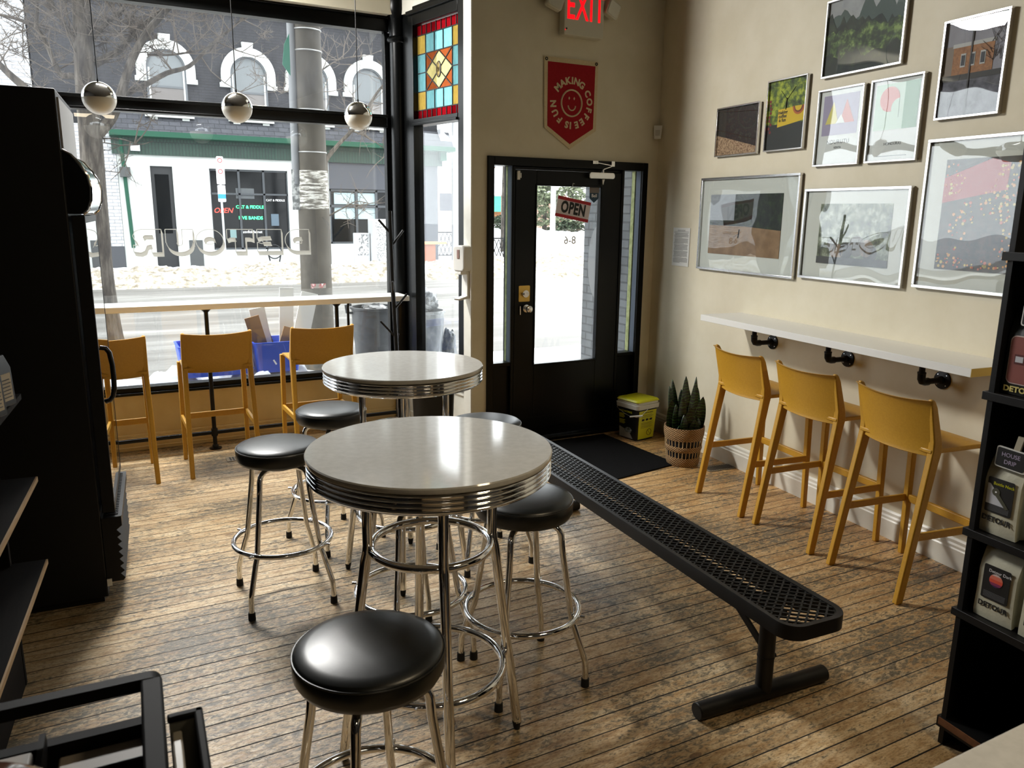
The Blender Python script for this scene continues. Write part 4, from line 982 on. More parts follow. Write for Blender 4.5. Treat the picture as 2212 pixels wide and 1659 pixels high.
dup(pl, (1.689, 5.5, 2.435), R(45), 'globe pendant with chrome cap, beside the black column and utility pole')

# window lettering: DETOUR seen from inside
def block_letters(word_polys, cell_w, x_off, sx, sz, y, par, m, shadow, lw):
    ol = MB(); shd = MB()
    for li, loops in enumerate(word_polys):
        for loop in loops:
            n = len(loop)
            pts = [((x_off+(li*cell_w+p[0]))*sx, p[1]*sz) for p in loop]
            area_ = sum(pts[i][0]*pts[(i+1) % n][1]-pts[(i+1) % n][0]*pts[i][1] for i in range(n))
            for i in range(n):
                a = Vector((pts[i][0], y, pts[i][1])); b = Vector((pts[(i+1) % n][0], y, pts[(i+1) % n][1]))
                if (b-a).length < 1e-6: continue
                ol.bar(a, b, lw, .001, up=(0, 1, 0))
                nn = Vector((b.z-a.z, 0, -(b.x-a.x)))
                if (area_ < 0) != loop_is_hole(loop, loops): nn = -nn
                if nn.dot(shadow) > 0: shd.add([a+Vector((0, .0004, 0)), b+Vector((0, .0004, 0)), b+shadow+Vector((0, .0004, 0)), a+shadow+Vector((0, .0004, 0)), a+Vector((0, .0012, 0)), b+Vector((0, .0012, 0)), b+shadow+Vector((0, .0012, 0)), a+shadow+Vector((0, .0012, 0))],
                    [(0, 1, 2, 3), (7, 6, 5, 4), (0, 4, 5, 1), (1, 5, 6, 2), (2, 6, 7, 3), (3, 7, 4, 0)])
    return ol, shd
def loop_is_hole(loop, loops): return loops.index(loop) > 0
def el(cx, cz, rx, rz, a0, a1, n): return [(cx+rx*math.cos(R(a0+(a1-a0)*k/n)), cz+rz*math.sin(R(a0+(a1-a0)*k/n))) for k in range(n+1)]
# glyphs in unit squares, chunky wide slab letters
G_D = [[(0, 0), (.45, 0)]+el(.48, .5, .46, .5, -90, 90, 14)+[(0, 1)], [(.30, .36)]+[(.30, .64)]+el(.46, .5, .17, .14, 90, -90, 8)]
G_E = [[(0, 0), (.92, 0), (.92, .42), (.76, .36), (.42, .34), (.42, .42), (.72, .42), (.72, .60), (.42, .60), (.42, .68), (.76, .66), (.92, .60), (.92, 1), (0, 1)]]
G_T = [[(.28, 0), (.66, 0), (.66, .62), (.82, .62), (.95, .56), (.95, 1), (0, 1), (0, .56), (.13, .62), (.28, .62)]]
G_O = [el(.5, .5, .49, .5, 0, 352, 26), el(.5, .5, .19, .16, 0, 345, 16)]
G_U = [[(0, 1), (0, .40)]+el(.47, .42, .45, .42, 180, 360, 16)+[(.94, .42), (.94, 1), (.55, 1), (.55, .42)]+el(.47, .42, .10, .12, 0, -180, 8)+[(.38, 1)]]
G_R = [[(0, 0), (.36, 0), (.36, .34), (.50, .30), (.58, .08), (.72, .0), (.95, .04), (.95, .34), (.84, .30), (.80, .40), (.90, .56), (.95, .72), (.86, .92), (.66, 1), (0, 1)], [(.30, .58), (.30, .74), (.56, .74), (.62, .66), (.56, .58)]]
wl = empty('window_lettering', (1.545, YW+.043, 1.478), 0, 'large outlined reversed DETOUR lettering on the shop window glass', 'window sign')
M_let = bpy.data.materials.new('vinyl_white'); M_let.use_nodes = True
_b = M_let.node_tree.nodes['Principled BSDF']; _b.inputs['Base Color'].default_value = C(226, 226, 220); _b.inputs['Roughness'].default_value = .6
_t = M_let.node_tree.nodes.new('ShaderNodeBsdfTranslucent'); _t.inputs[0].default_value = C(190, 190, 186)
_x = M_let.node_tree.nodes.new('ShaderNodeMixShader'); _x.inputs[0].default_value = .5
M_let.node_tree.links.new(_b.outputs[0], _x.inputs[1]); M_let.node_tree.links.new(_t.outputs[0], _x.inputs[2])
M_let.node_tree.links.new(_x.outputs[0], M_let.node_tree.nodes['Material Output'].inputs[0])
# reading from outside: mirrored along x, so local x runs to the left
for _k, _g in enumerate((G_D, G_E, G_T, G_O, G_U, G_R)):
    ol, shd = block_letters([_g], 1.07, .04+1.07*_k, -.2035, .170, 0, None, None, Vector((.010, 0, -.030)), .005)
    _lo = ol.build('letter_outline', M_let, wl); shd.build('letter_shadow', M_let, _lo)

# ================================================================ FRIDGE
fg = empty('display_fridge', (-.085, 3.83, 0), R(-3.7), 'tall black drinks fridge with curved chrome edged canopy and glass door', 'fridge')
FD = .69   # depth of its front along y; the door faces +x
MB().box(-.72, 0, 0, FD, .03, 2.27).build('cabinet', M_blkm, fg, bevel=.006)
MB().box(-.70, -.02, .02, FD-.02, 0, .03).build('plinth', M_blkm, fg)
MB().box(.0, .008, .03, FD-.02, 2.03, 2.24).build('header_panel', mat('header_grey', C(150, 148, 146), .5), fg)
cp = [(0, 2.03), (.03, 2.012), (.060, 1.975), (.085, 1.93), (.094, 1.88), (.090, 1.83), (.075, 1.79), (.055, 1.772), (0, 1.772)]
can = MB().prism(cp, .012, FD-.012, 'y'); can.build('canopy', mat('gloss_black', C(8, 8, 9), .12, coat=.5), fg, smooth=True, angle=30)
for yy in (.004, FD-.008): MB().tube([(x+.002, yy, z) for x, z in cp[:-1]], .007, 8).build('canopy_chrome_edge', M_steel, fg, smooth=True)
MB().prism([(x+.004, z) for x, z in cp[1:-1]]+[(x-.002, z-.0) for x, z in reversed(cp[1:-1])], .010, FD-.014, 'y').build('canopy_sheet', M_steel, fg, smooth=True)
df = MB().box(.01, .062, 0, .024, .44, 1.765).box(.01, .062, FD-.012, FD, .44, 1.765).box(.01, .062, .024, FD-.012, .44, .475).box(.01, .062, .024, FD-.012, 1.735, 1.765)
df.build('door_frame', M_blkm, fg, bevel=.003)
MB().box(.055, .0605, .024, FD-.012, .475, 1.735).build('door_glass', glass_mat('fridge_glass', tint=(.25, .25, .26, 1), boost=1.5), fg)
MB().tube([(.062, .075, 1.19), (.085, .075, 1.185), (.098, .075, 1.165), (.105, .075, 1.11), (.106, .075, 1.06), (.104, .075, 1.00), (.096, .075, .965), (.082, .075, .948), (.062, .075, .942)], .011, 12).build('door_handle', mat('handle_black', C(16, 16, 18), .25), fg, smooth=True)
gr = MB(); gp = [(.0, .10), (.068, .10)]
z = .10
for k in range(7): gp += [(.078, z+.012), (.060, z+.036)]; z += .036
gp += [(.084, .37), (.084, .415), (.0, .415)]
MB().prism(gp, 0, FD, 'y').build('louvred_grille', M_blkm, fg, bevel=.002)
tr = MB()
for k in range(26): tr.box(.02, .070, .03+k*.0245, .042+k*.0245, .4155, .4215)
tr.build('top_slots', mat('slot_grey', C(30, 30, 32), .4), fg)
MB().prism(rrect(.008, .086, 0, FD, .012), .415, .4165, 'z').build('grille_top', M_blkm, fg)
MB().box(.0, .02, -.008, .0, .085, .118).build('hinge_clip', M_lamw, fg)
sb = [fg]
# a few bottles stand inside on wire shelves
for i, z in enumerate((.62, .95, 1.28)):
    MB().box(-.5, -.02, .04, FD-.04, z-.006, z).build('wire_shelf', M_iron, fg)

# ================================================================ LEFT SHELVING UNIT
lu = empty('shelving_unit', (-.262, 3.26, 0), WR+PI*0, 'dark wooden shelving unit with light board edges, beside the fridge', 'shelving')
# local x runs towards the camera, the body lies on the -y side, its front faces +y (the aisle)
M_dwood = noisy('dark_stained_wood', [(.3, C(7, 5, 4)), (.6, C(16, 11, 8))], 12, stretch=(.4, 4, 4), rough=.8, bmp=.15, spec=.15)
M_lwood = noisy('light_board_edge', [(.3, C(150, 122, 88)), (.7, C(176, 148, 110))], 30, stretch=(.3, 4, 4), rough=.6, bmp=.1)
ub = MB(); ub.box(0, 2.2, -.40, -.375, 0, 1.5); ub.box(0, .025, -.375, -.118, 0, .80); ub.box(2.175, 2.2, -.375, -.118, 0, 1.5); ub.box(0.0, 2.2, -.14, -.12, 0, .47)
ub = ub.build('carcass', M_dwood, lu, M=Matrix.Identity(4))
def board(z, nm='board'):
    b = MB().box(.0, 2.2, -.39, -.006, z-.012, z+.008).build(nm, M_dwood, lu); MB().box(.0, 2.2, -.006, -.0, z-.010, z+.008).build('board_edge', M_lwood, b); return b
board(.485); board(.815)
MB().box(.0, 2.2, -.39, -.02, 1.12, 1.14).build('board', M_dwood, lu); MB().box(0, .025, -.375, -.118, .82, 1.12).build('upright', M_dwood, lu)
def lu_bag(s, z, label, h=.17, w=.10):
    e = empty('coffee_bag', Matrix.Translation((-.262, 3.26, 0)) @ Matrix.Rotation(WR, 4, 'Z') @ Vector((s, -.05, z)), WR+PI+R(-20), label, 'coffee bag')
    MB().prism([(-.028, 0), (.028, 0), (.022, h*.75), (.003, h), (-.003, h), (-.022, h*.75)], -w/2, w/2, 'x').build('bag_body', mat('kraft_black', C(24, 22, 20), .5), e, bevel=.006)
    lb_ = MB().add([(-w*.34, -.0268, h*.12), (w*.34, -.0268, h*.12), (w*.34, -.0245, h*.66), (-w*.34, -.0245, h*.66), (-w*.34, -.0295, h*.12), (w*.34, -.0295, h*.12), (w*.34, -.0262, h*.66), (-w*.34, -.0262, h*.66)], [(0, 1, 2, 3), (7, 6, 5, 4), (0, 4, 5, 1), (1, 5, 6, 2), (2, 6, 7, 3), (3, 7, 4, 0)]).build('bag_label', mat('aged_label', C(190, 180, 160), .7), e)
    m = MB()
    for k in range(6): m.box(-w*.26, w*.26*(1-.2*(k % 2)), -.0302, -.0262, h*(.18+.07*k), h*(.18+.07*k)+.003)
    m.build('printed_lines', MATS['print_grey'], lb_)
lu_bag(.20, 1.14, 'dark coffee bag with a pale label, on the shelving beside the fridge')
lu_bag(.36, 1.14, 'dark coffee bag at the picture edge, nearer on the shelving beside the fridge')

# ================================================================ RIGHT COFFEE SHELVES
RU = Vector((2.47, 1.44, 0)); RM = Matrix.Translation(RU) @ Matrix.Rotation(WR, 4, 'Z')
ru = empty('coffee_shelves', RU, WR, 'tall black shelving unit holding coffee bags at the right edge', 'shelving')
LU = .95
ub = MB().box(0.004, .022, .0, .38, 0, 2.25).box(LU-.02, LU, 0, .38, 0, 2.25).box(.022, LU-.02, .36, .38, 0, 2.25)
ub.build('carcass', M_blkm, ru)
for z in (1.70, 1.262, .80, .512):
    MB().box(-.012, LU, -.006, .36, z-.026, z).build('board', M_blkm, ru, bevel=.001)
b = MB().box(-.008, LU, -.004, .36, .06, .10).build('board', M_blkm, ru); MB().box(0.0, LU, -.007, -.004, .072, .098).build('board_edge', noisy('brown_board_edge', [(.3, C(84, 52, 32)), (.7, C(120, 78, 48))], 30, rough=.6, bmp=0), b)
M_bag = noisy('matte_cream_foil', [(.3, C(188, 184, 160)), (.7, C(204, 200, 178))], 18, rough=.42, bmp=.5, bdist=.006)
M_bagk = noisy('matte_black_foil', [(.3, C(18, 20, 17)), (.7, C(30, 32, 28))], 18, rough=.35, bmp=.5, bdist=.006)
M_lab = mat('label_black', C(24, 24, 24), .5); M_wh = MATS['sign_white']
def bag(s, z, label, body, rz=0, h=.262, w=.130, d=.065, group=None):
    e = empty('coffee_bag', RM @ Vector((s, .025+d/2, z)), WR+rz, label, 'coffee bag', group or 'coffee bags on the black shelves')
    n = 10; rows = []
    for j in range(13):
        t = j/12; zz = h*t
        dd = d/2*max(0, 1-max(0, t-.70)/.30)**.75*(1 if t > .04 else .9)+.0015
        ww = w/2*(1.0-.05*math.sin(PI*t)) if t < .8 else w/2*(.96+.03*(t-.8)/.2)
        row = []
        for (ux, uy) in [(-1, -1), (-.6, -1.06), (0, -1.1), (.6, -1.06), (1, -1), (1.0, -.3), (.93, 0), (1.0, .3), (1, 1), (.6, 1.05), (0, 1.08), (-.6, 1.05), (-1, 1), (-1.0, .3), (-.93, 0), (-1.0, -.3)]:
            pinch = 1-.05*(1-t)*(abs(uy) < .5)
            row.append((ux*ww*pinch, uy*dd, zz))
        rows.append(row)
    m_ = 16; mb = MB(); mb.v = [Vector(p) for r_ in rows for p in r_]
    for a in range(12):
        for b_ in range(m_): b2 = (b_+1) % m_; mb.f.append((a*m_+b_, a*m_+b2, (a+1)*m_+b2, (a+1)*m_+b_))
    mb.f += [tuple(reversed(range(m_))), tuple(range(12*m_, 13*m_))]
    mb.build('bag_body', body, e, smooth=True, angle=60)
    # the front face leans slightly: label frame
    L_ = Matrix.Translation((0, -d/2*1.1-.0022, 0))
    return e, L_
def bag_label(e, L_, title, tcol, w=.088, z0=.072, z1=.188, bcol=None, brand=M_lab, body=None):
    m = MB().prism(rrect(-w/2, w/2, z0, z1, .005, 3), -.0014, .0, 'y', L_).build('bag_label', bcol or M_lab, e)
    if title: text(title, .0140, tcol, m, .010, -.0018, z1-.018, 'lettering', M=L_)
    text('DETOUR', .024, brand, e, 0, -.0018+.0006, z0-.022, 'brand_lettering', bold=.035, sx=1.02, M=L_)
    return m
e, L_ = bag(.078, .802, 'cream coffee bag with a black label reading Bottle Neck, upper shelf of the right unit', M_bag)
m = bag_label(e, L_, 'Bottle Neck', MATS['label_yellow'])
MB().prism([(-.042, .100), (.030, .100), (-.034, .166), (-.042, .166)], -.0024, -.0015, 'y', L_).build('label_white_shape', mat('label_white', C(196, 198, 204), .6), m)
MB().prism(arc(-.012, .143, .013, 0, 2*PI, 24)[:-1], -.0032, -.0024, 'y', L_).build('label_disc', mat('label_olive', C(74, 74, 58), .6), m)
MB().prism([(-.012, .130), (.0, .137), (.034, .100), (.026, .094)], -.0030, -.0024, 'y', L_).build('label_neck', MATS['label_olive'], m)
MB().prism(arc(-.012, .143, .003, 0, 2*PI, 12)[:-1], -.0040, -.0032, 'y', L_).build('label_dot', M_wh, m)
pm = MB()
for k in range(6): pm.box(-.036, .036, -.0024, -.0015, .079+.0036*k, .0802+.0036*k, L_)
pm.build('small_print', MATS['print_grey'], m)
cd = empty('chalkboard_clip', RM @ Vector((.096, .028, 1.062)), WR, 'small white framed chalkboard clip reading HOUSE DRIP on the cream bag', 'price sign')
T6 = Matrix.Rotation(R(2), 4, 'Y')
MB().prism(rrect(-.050, .050, -.034, .034, .008), -.010, -.006, 'y', T6).build('white_frame', M_lamw, cd)
MB().prism(rrect(-.046, .046, -.030, .030, .006), -.0112, -.0101, 'y', T6).build('slate', mat('slate_black', C(14, 14, 15), .6), cd)
text('HOUSE', .019, MATS['poster_lavender'], cd, 0, -.0116, .011, 'lettering'); text('DRIP', .019, MATS['poster_lavender'], cd, 0, -.0116, -.012, 'lettering')
for x in (-.004, .006): MB().bar((x+.012, -.006, .030), (x+.020, -.004, .078), .007, .010).build('clothes_peg', mat('peg_wood', C(176, 168, 146), .6), cd)
e, L_ = bag(.108, .514, 'cream coffee bag with striped sun disc label, lower shelf of the right unit', M_bag, R(2), h=.25)
m = bag_label(e, L_, 'Detour Dark', M_wh)
cx, cz, rr = .0, .142, .022
for k, (a0, a1, c_) in enumerate(((45, 135, C(214, 190, 184)), (8, 45, C(226, 120, 96)), (-22, 8, C(222, 84, 60)), (-50, -22, C(140, 50, 90)))):
    pts = [(cx+rr*math.cos(R(a0+(a1-a0)*i/8)), cz+rr*math.sin(R(a0+(a1-a0)*i/8))) for i in range(9)]
    pts += [(2*cx-x, z) for x, z in reversed(pts)] if k else []
    MB().prism(pts, -.0026, -.0016, 'y', L_).build('disc_stripe', mat('stripe_%d' % k, c_, .6), m)
MB().prism([(cx+rr*math.cos(R(a)), cz+rr*math.sin(R(a))) for a in range(-130, -49, 8)], -.0026, -.0016, 'y', L_).build('disc_stripe', mat('stripe_4', C(70, 34, 84), .6), m)
pm = MB()
for k in range(6): pm.box(-.036, .036, -.0024, -.0015, .079+.0036*k, .0802+.0036*k, L_)
pm.build('small_print', MATS['print_grey'], m)
e, L_ = bag(.242, .802, 'cream coffee bag cut by the picture edge, beside the Bottle Neck bag', M_bag); bag_label(e, L_, None, None)
e, L_ = bag(.262, .514, 'cream coffee bag cut by the picture edge, beside the sun disc bag', M_bag); bag_label(e, L_, None, None)
e, L_ = bag(.090, 1.264, 'black coffee bag with a dusty pink label, top shelf in view on the right', M_bagk)
pk = MB().prism(rrect(-.050, .062, .035, .185, .018), -.0010, .0, 'y', L_).build('bag_label', mat('label_edge', C(206, 190, 184), .6), e)
MB().prism(rrect(-.047, .059, .038, .182, .016), -.0020, -.0011, 'y', L_).build('pink_field', mat('dusty_pink', C(134, 74, 66), .6), pk)
MB().box(-.030, .040, -.0032, -.0021, .098, .128, L_).build('label_band', mat('label_maroon', C(84, 28, 24), .6), pk)
for x in (-.026, .004): MB().box(x, x+.024, -.0042, -.0033, .104, .122, L_).build('label_window', MATS['label_white'], pk)
text('DETOUR', .024, MATS['pale_gold'] if 'pale_gold' in MATS else mat('pale_gold', C(216, 200, 120), .5), e, 0, -.0012, .018, 'brand_lettering', bold=.035, sx=1.12, M=L_)
cd = empty('chalkboard_clip', RM @ Vector((.125, .028, 1.515)), WR, 'small white framed chalkboard clip at the picture edge above the pink label bag', 'price sign')
MB().prism(rrect(-.062, .062, -.036, .036, .008), -.010, -.006, 'y', T6).build('white_frame', M_lamw, cd)
MB().prism(rrect(-.058, .058, -.032, .032, .006), -.0112, -.0101, 'y', T6).build('slate', MATS['slate_black'], cd)
text('S', .024, MATS['poster_lavender'], cd, -.042, -.0116, .014, 'lettering'); text('S', .024, MATS['poster_lavender'], cd, -.042, -.0116, -.010, 'lettering')
MB().bar((.0, -.006, .030), (.006, -.004, .07), .008, .010).build('clothes_peg', MATS['peg_wood'], cd)

# ================================================================ SERVICE COUNTER, FOREGROUND THINGS
sc_ = empty('service_counter', (1.5, .40, 0), 0, 'pale grey service counter top at the lower right corner', 'counter')
MB().box(-.42, .70, -.45, .28, .865, .90).build('counter_top', M_lam, sc_, bevel=.003)
MB().box(-.38, .68, -.43, .24, 0, .865).build('counter_body', M_dark, sc_)
st = empty('condiment_stand', (-.30, .80, 0), 0, 'dark stand under the napkin organizer, out of the picture', 'stand')
MB().box(-.35, .28, -.30, .30, .90, .93).build('stand_top', M_dwood, st, bevel=.003)
MB().box(-.33, .26, -.28, .28, 0, .90).build('stand_body', M_dwood, st)
og = empty('napkin_organizer', (-.12, 1.0, .93), R(-2), 'black framed organizer with grey compartments in the lower left corner', 'organizer')
M_og = mat('satin_black', C(5, 4, 4), .6, spec=.12); M_ogp = mat('warm_grey_plastic', C(132, 124, 114), .5)
m = MB().prism(rrect(-.34, .142, .092, .178, .014), .196, .215, 'y').build('loop_handle', M_og, og)
bpy.data.objects.remove(m)
oo, ii = rrect(-.34, .145, .082, .176, .016), rrect(-.322, .127, .102, .156, .010); nn = len(oo)
m = MB(); m.v = [Vector((x, y, z)) for y, lp in ((.196, oo), (.216, oo), (.216, ii), (.196, ii)) for x, z in lp]
for k in range(4):
    for i in range(nn): j = (i+1) % nn; m.f.append((k*nn+i, k*nn+j, ((k+1) % 4)*nn+j, ((k+1) % 4)*nn+i))
m.build('loop_handle', M_og, og, smooth=True, angle=50)
MB().box(.116, .146, -.06, .196, .158, .176).build('side_rail', M_og, og, bevel=.004)
MB().box(.122, .141, -.06, .196, .0, .158).build('side_panel', mat('og_panel', C(50, 45, 40), .5), og)
MB().box(-.34, .127, .196, .206, .0, .084).build('far_panel', M_og, og)
MB().box(-.34, .127, -.06, .196, .0, .008).build('tray_floor', M_og, og)
MB().box(-.02, -.012, -.06, .196, .008, .125).build('divider', M_og, og)
MB().box(-.34, .127, .10, .106, .008, .11).build('divider', M_og, og)
MB().box(-.26, -.03, .112, .19, .008, .105).build('napkin_stack', M_ogp, og, bevel=.004)
MB().box(.0, .115, .112, .19, .008, .085).build('napkin_stack', M_ogp, og, bevel=.004)
MB().box(-.02+.01, .115, -.04, .09, .008, .07).build('card_stack', M_ogp, og, bevel=.003)
sb_ = MB().box(.150, .192, -.06, .115, .0, .012).box(.150, .192, .108, .115, .0, .150).box(.186, .192, -.06, .115, 0, .150).build('side_bin', mat('bin_grey', C(96, 96, 88), .4), og)
MB().box(.148, .196, .106, .119, .148, .158).box(.184, .196, -.06, .119, .148, .158).build('bin_rim', M_og, og, bevel=.003)
MB().box(.152, .166, -.05, .10, .012, .140).build('lid_stack', mat('lid_grey', C(150, 144, 132), .4), og, bevel=.003)
jr = empty('brown_jar', (-.155, .83, .93), 0, 'shiny brown jar in the extreme lower left corner', 'jar')
MB().lathe([(.01, 0), (.070, 0), (.080, .02), (.084, .22), (.082, .255), (.072, .285), (.050, .305), (.01, .312)], 48).build('jar_body', mat('brown_glaze', C(86, 54, 40), .15, coat=.8), jr, smooth=True)
MB().lathe([(.083, .225), (.0865, .228), (.0865, .238), (.083, .241)], 48, caps=False).build('jar_band', mat('amber_band', C(150, 110, 84), .1), jr, smooth=True)

# ================================================================ OUTSIDE
G = -.15
def BP(x, y, Y): p = ony(x, y, Y); return p.x, p.z
def ground(name, x0, x1, y0, y1, z, m, th=.05):
    o = MB().box(x0, x1, y0, y1, z-th, z).build(name, m); o['kind'] = 'structure'; return o
ground('sidewalk', -30, 60, 6.53, 9.9, G, M_walk)
ground('road', -60, 120, 9.9, 22.2, G-.02, M_road)
ground('ground', -80, 200, 22.2, 160, G, M_snow, .2)
struct('wall_outside', MB().box(-1.97, 2.3, 6.52, 6.56, G, .42), M_blkm)
# recess side wall: the neighbour's grey painted brick
struct('wall_brick', MB().prism([(4.16, 5.46), (4.16, 6.42), (4.9, 6.42), (4.9, 5.46)], G, 3.6, 'z'), brick('grey_painted_brick', C(92, 96, 100), C(104, 108, 112), C(70, 74, 78), .215, .075, .008, .6, 'YZ', 1.0, .02))
struct('entry_floor', MB().box(2.3, 4.3, 5.44, 6.60, G, -.03), M_walk)
struct('wall_upper', MB().box(-1.97, 9.0, 6.56, 7.0, 3.75, 9.0).box(4.2, 9, 5.5, 7, 3.6, 3.75), M_blkm)
mb_ = empty('meter_box', (4.10, 6.05, 1.36), R(90), 'rounded grey metal box on the brick wall outside the door', 'meter box')
MB().lathe([(.01, -.09), (.12, -.085), (.165, -.04), (.17, 0), (.17, .02)], 32, Matrix.Rotation(-PI/2, 4, 'X') @ Matrix.Diagonal((1, 2.0, 1, 1))).build('shell', mat('box_grey', C(120, 122, 124), .4, .4), mb_, smooth=True)

# ---- snow banks (lumpy, nobody could count the lumps)
def bank(name, x0, x1, y0, y1, h, seed, m, nx, ny, z0=None, lump=1.0, label=None):
    z0 = G if z0 is None else z0; mb = MB()
    for j in range(ny+1):
        for i in range(nx+1):
            u, v = i/nx, j/ny; x = x0+(x1-x0)*u; y = y0+(y1-y0)*v
            e_ = (math.sin(PI*min(max(v, 0), 1))**.6)*min(1, u*12, (1-u)*12)**.5 if 0 < v < 1 and 0 < u < 1 else 0
            nz = noise.noise(Vector((x*1.1*lump, y*1.1*lump, seed)))*.5+noise.noise(Vector((x*3.3*lump, y*3.3*lump, seed+5)))*.28+noise.noise(Vector((x*8*lump, y*8*lump, seed+9)))*.12
            mb.v.append(Vector((x, y, z0-.02+e_*h*max(.12, .75+nz))))
    for j in range(ny):
        for i in range(nx): a = j*(nx+1)+i; mb.f.append((a, a+1, a+nx+2, a+nx+1))
    o = mb.build(name, m, smooth=True, angle=180); tag(o, label, 'snow', kind='stuff'); return o
bank('snow_bank', -12, 22, 21.6, 24.8, .48, 1, M_slush, 340, 22, label='dirty ploughed snow bank along the far kerb of the street')
bank('snow_bank', -12, 22, 24.2, 27.6, .28, 3, M_snow, 160, 12, label='clean snow covering the far sidewalk before the pub')
bank('snow_bank', -3, 2.1, 6.62, 8.9, .60, 7, M_snow, 150, 50, lump=1.6, label='lumpy snow heaped on the sidewalk right outside the shop window')
bank('snow_bank', 11.5, 30, 21.0, 27, .6, 11, M_slush, 120, 30, label='ploughed snow ridge across the street seen beyond the door glass')
bank('snow_bank', 18, 44, 38, 52, 1.0, 15, M_snow, 80, 30, lump=.4, label='snow covered yard far across the street beyond the door')

# ---- the pub across the street
BY = 28.3
pb = empty('corner_pub', (5, BY, G), 0, 'two storey corner pub with white ground floor, green fascia and dark brick upper storey', 'building')
def P_(x, y): return BP(x, y, BY)
M_stucco = noisy('white_stucco', [(.3, C(172, 176, 173)), (.7, C(186, 190, 187))], 1.2, rough=.8, bmp=.1)
M_dbrick = brick('navy_painted_brick', C(18, 19, 25), C(23, 24, 31), C(12, 13, 17), .23, .085, .012, .8, 'XZ', .6, .02)
M_grn = mat('fascia_green', C(26, 68, 52), .6, spec=.2); M_grn2 = brick('green_boards', C(20, 52, 40), C(24, 58, 45), C(12, 32, 26), .10, 2.0, .014, .6, 'XZ', .4, .02)
M_shin = brick('grey_shingles', C(52, 54, 60), C(64, 66, 72), C(30, 32, 36), .34, .15, .010, .9, 'XZ', .4, .02)
M_dwin = mat('dark_window_glass', C(5, 7, 8), .12, spec=.18)
XE = 11.7
g0 = G
def PB(mb, name, m, **k): o = mb.build(name, m, pb, M=Matrix.Translation((-5, -BY, -G)), **k); return o
def bx(x0, x1, z0, z1, d0=0, d1=.2): return MB().box(x0, x1, BY+d0, BY+d1, z0, z1)
ZF0, ZF1 = 3.45, 4.08    # fascia
# wall pieces round the openings (openings are set back)
dx0, dx1, dzt = 1.80, 2.46, 3.12
wx0, wx1, wz0, wz1 = 3.58, 6.12, .45, 3.10
wall_ = bx(.87, dx0, g0, ZF1, 0, .4); wall_.box(dx1, wx0, BY, BY+.4, g0, ZF1); wall_.box(dx0, dx1, BY, BY+.4, dzt, ZF1); wall_.box(wx0, wx1, BY, BY+.4, g0, wz0); wall_.box(wx0, wx1, BY, BY+.4, wz1, ZF1); wall_.box(wx1, 7.55, BY, BY+.4, g0, ZF1); wall_.box(7.55, 9.9, BY, BY+.4, g0, .62)
PB(wall_, 'ground_floor_wall', M_stucco)
PB(bx(7.55, 10.15, 2.55, ZF1, 0, .4).box(9.9, XE, BY, BY+.4, g0, ZF1), 'dark_stucco_bay', mat('charcoal_stucco', C(66, 68, 74), .8))
PB(MB().box(dx0, dx1, BY+.12, BY+.2, g0+.05, dzt), 'pub_door', mat('pub_door_black', C(22, 24, 26), .4))
PB(MB().box(dx0+.12, dx1-.12, BY+.10, BY+.12, 1.0, dzt-.25), 'door_glass', M_dwin)
PB(MB().box(wx0, wx1, BY+.16, BY+.2, wz0, wz1), 'window_pane', M_dwin)
M_mul = mat('mullion', C(52, 56, 60), .5)
m = MB(); ws_ = [wx0, wx0+.93, wx0+1.74, wx1]
for x in ws_: m.box(x-.035, x+.035, BY+.08, BY+.16, wz0, wz1)
for z in (wz0+.03, 2.30, wz1-.03): m.box(wx0, wx1, BY+.08, BY+.16, z-.03, z+.03)
PB(m, 'window_mullions', M_mul)
PB(MB().box(2.80, 3.22, BY-.03, BY, g0, .78), 'utility_box', mat('utility_dark', C(60, 62, 62), .7))
# right bay window with light blinds
PB(MB().box(7.55, 9.9, BY+.16, BY+.2, .62, 2.55), 'bay_pane', M_dwin)
m = MB()
for x in (7.58, 8.55, 9.3, 9.87): m.box(x-.04, x+.04, BY+.06, BY+.16, .62, 2.55)
for z in (.65, 1.95, 2.50): m.box(7.55, 9.9, BY+.06, BY+.16, z-.04, z+.04)
PB(m, 'bay_mullions', M_mul)
PB(MB().box(7.75, 8.5, BY+.13, BY+.155, 2.02, 2.42).box(8.62, 9.28, BY+.13, BY+.155, 2.02, 2.42).box(7.75, 8.5, BY+.13, BY+.155, 1.5, 1.90).box(8.62, 9.28, BY+.13, BY+.155, 1.5, 1.90), 'window_blind', mat('pale_blind', C(150, 168, 172), .7))
# fascia, gutter, shingle skirt
PB(MB().box(.75, XE+.15, BY-.10, BY, ZF0, ZF1-.12), 'fascia_boards', M_grn2)
PB(MB().prism([(BY-.55, ZF1-.10), (BY-.55, ZF1+.06), (BY-.40, ZF1+.06), (BY-.02, ZF1-.02), (BY-.02, ZF1-.12)], .72, XE+.5, 'x'), 'gutter', M_grn)
PB(MB().prism([(BY-.50, ZF1+.05), (BY, ZF1+.62), (BY+.01, ZF1+.02)], .72, XE+.45, 'x'), 'shingle_skirt', M_shin)
PB(MB().cyl((1.12, BY-.08, G+.7), (1.02, BY-.08, ZF1-.1), .055, 12), 'downpipe', M_grn, smooth=True)
PB(MB().box(XE-.0, XE+.25, BY-.3, BY+6, ZF0+.2, ZF1), 'side_fascia', M_grn)
PB(MB().prism([(XE, ZF1), (XE+.8, ZF1), (XE, ZF1+.7)], BY-.3, BY+6, 'y'), 'side_roof', M_snow)
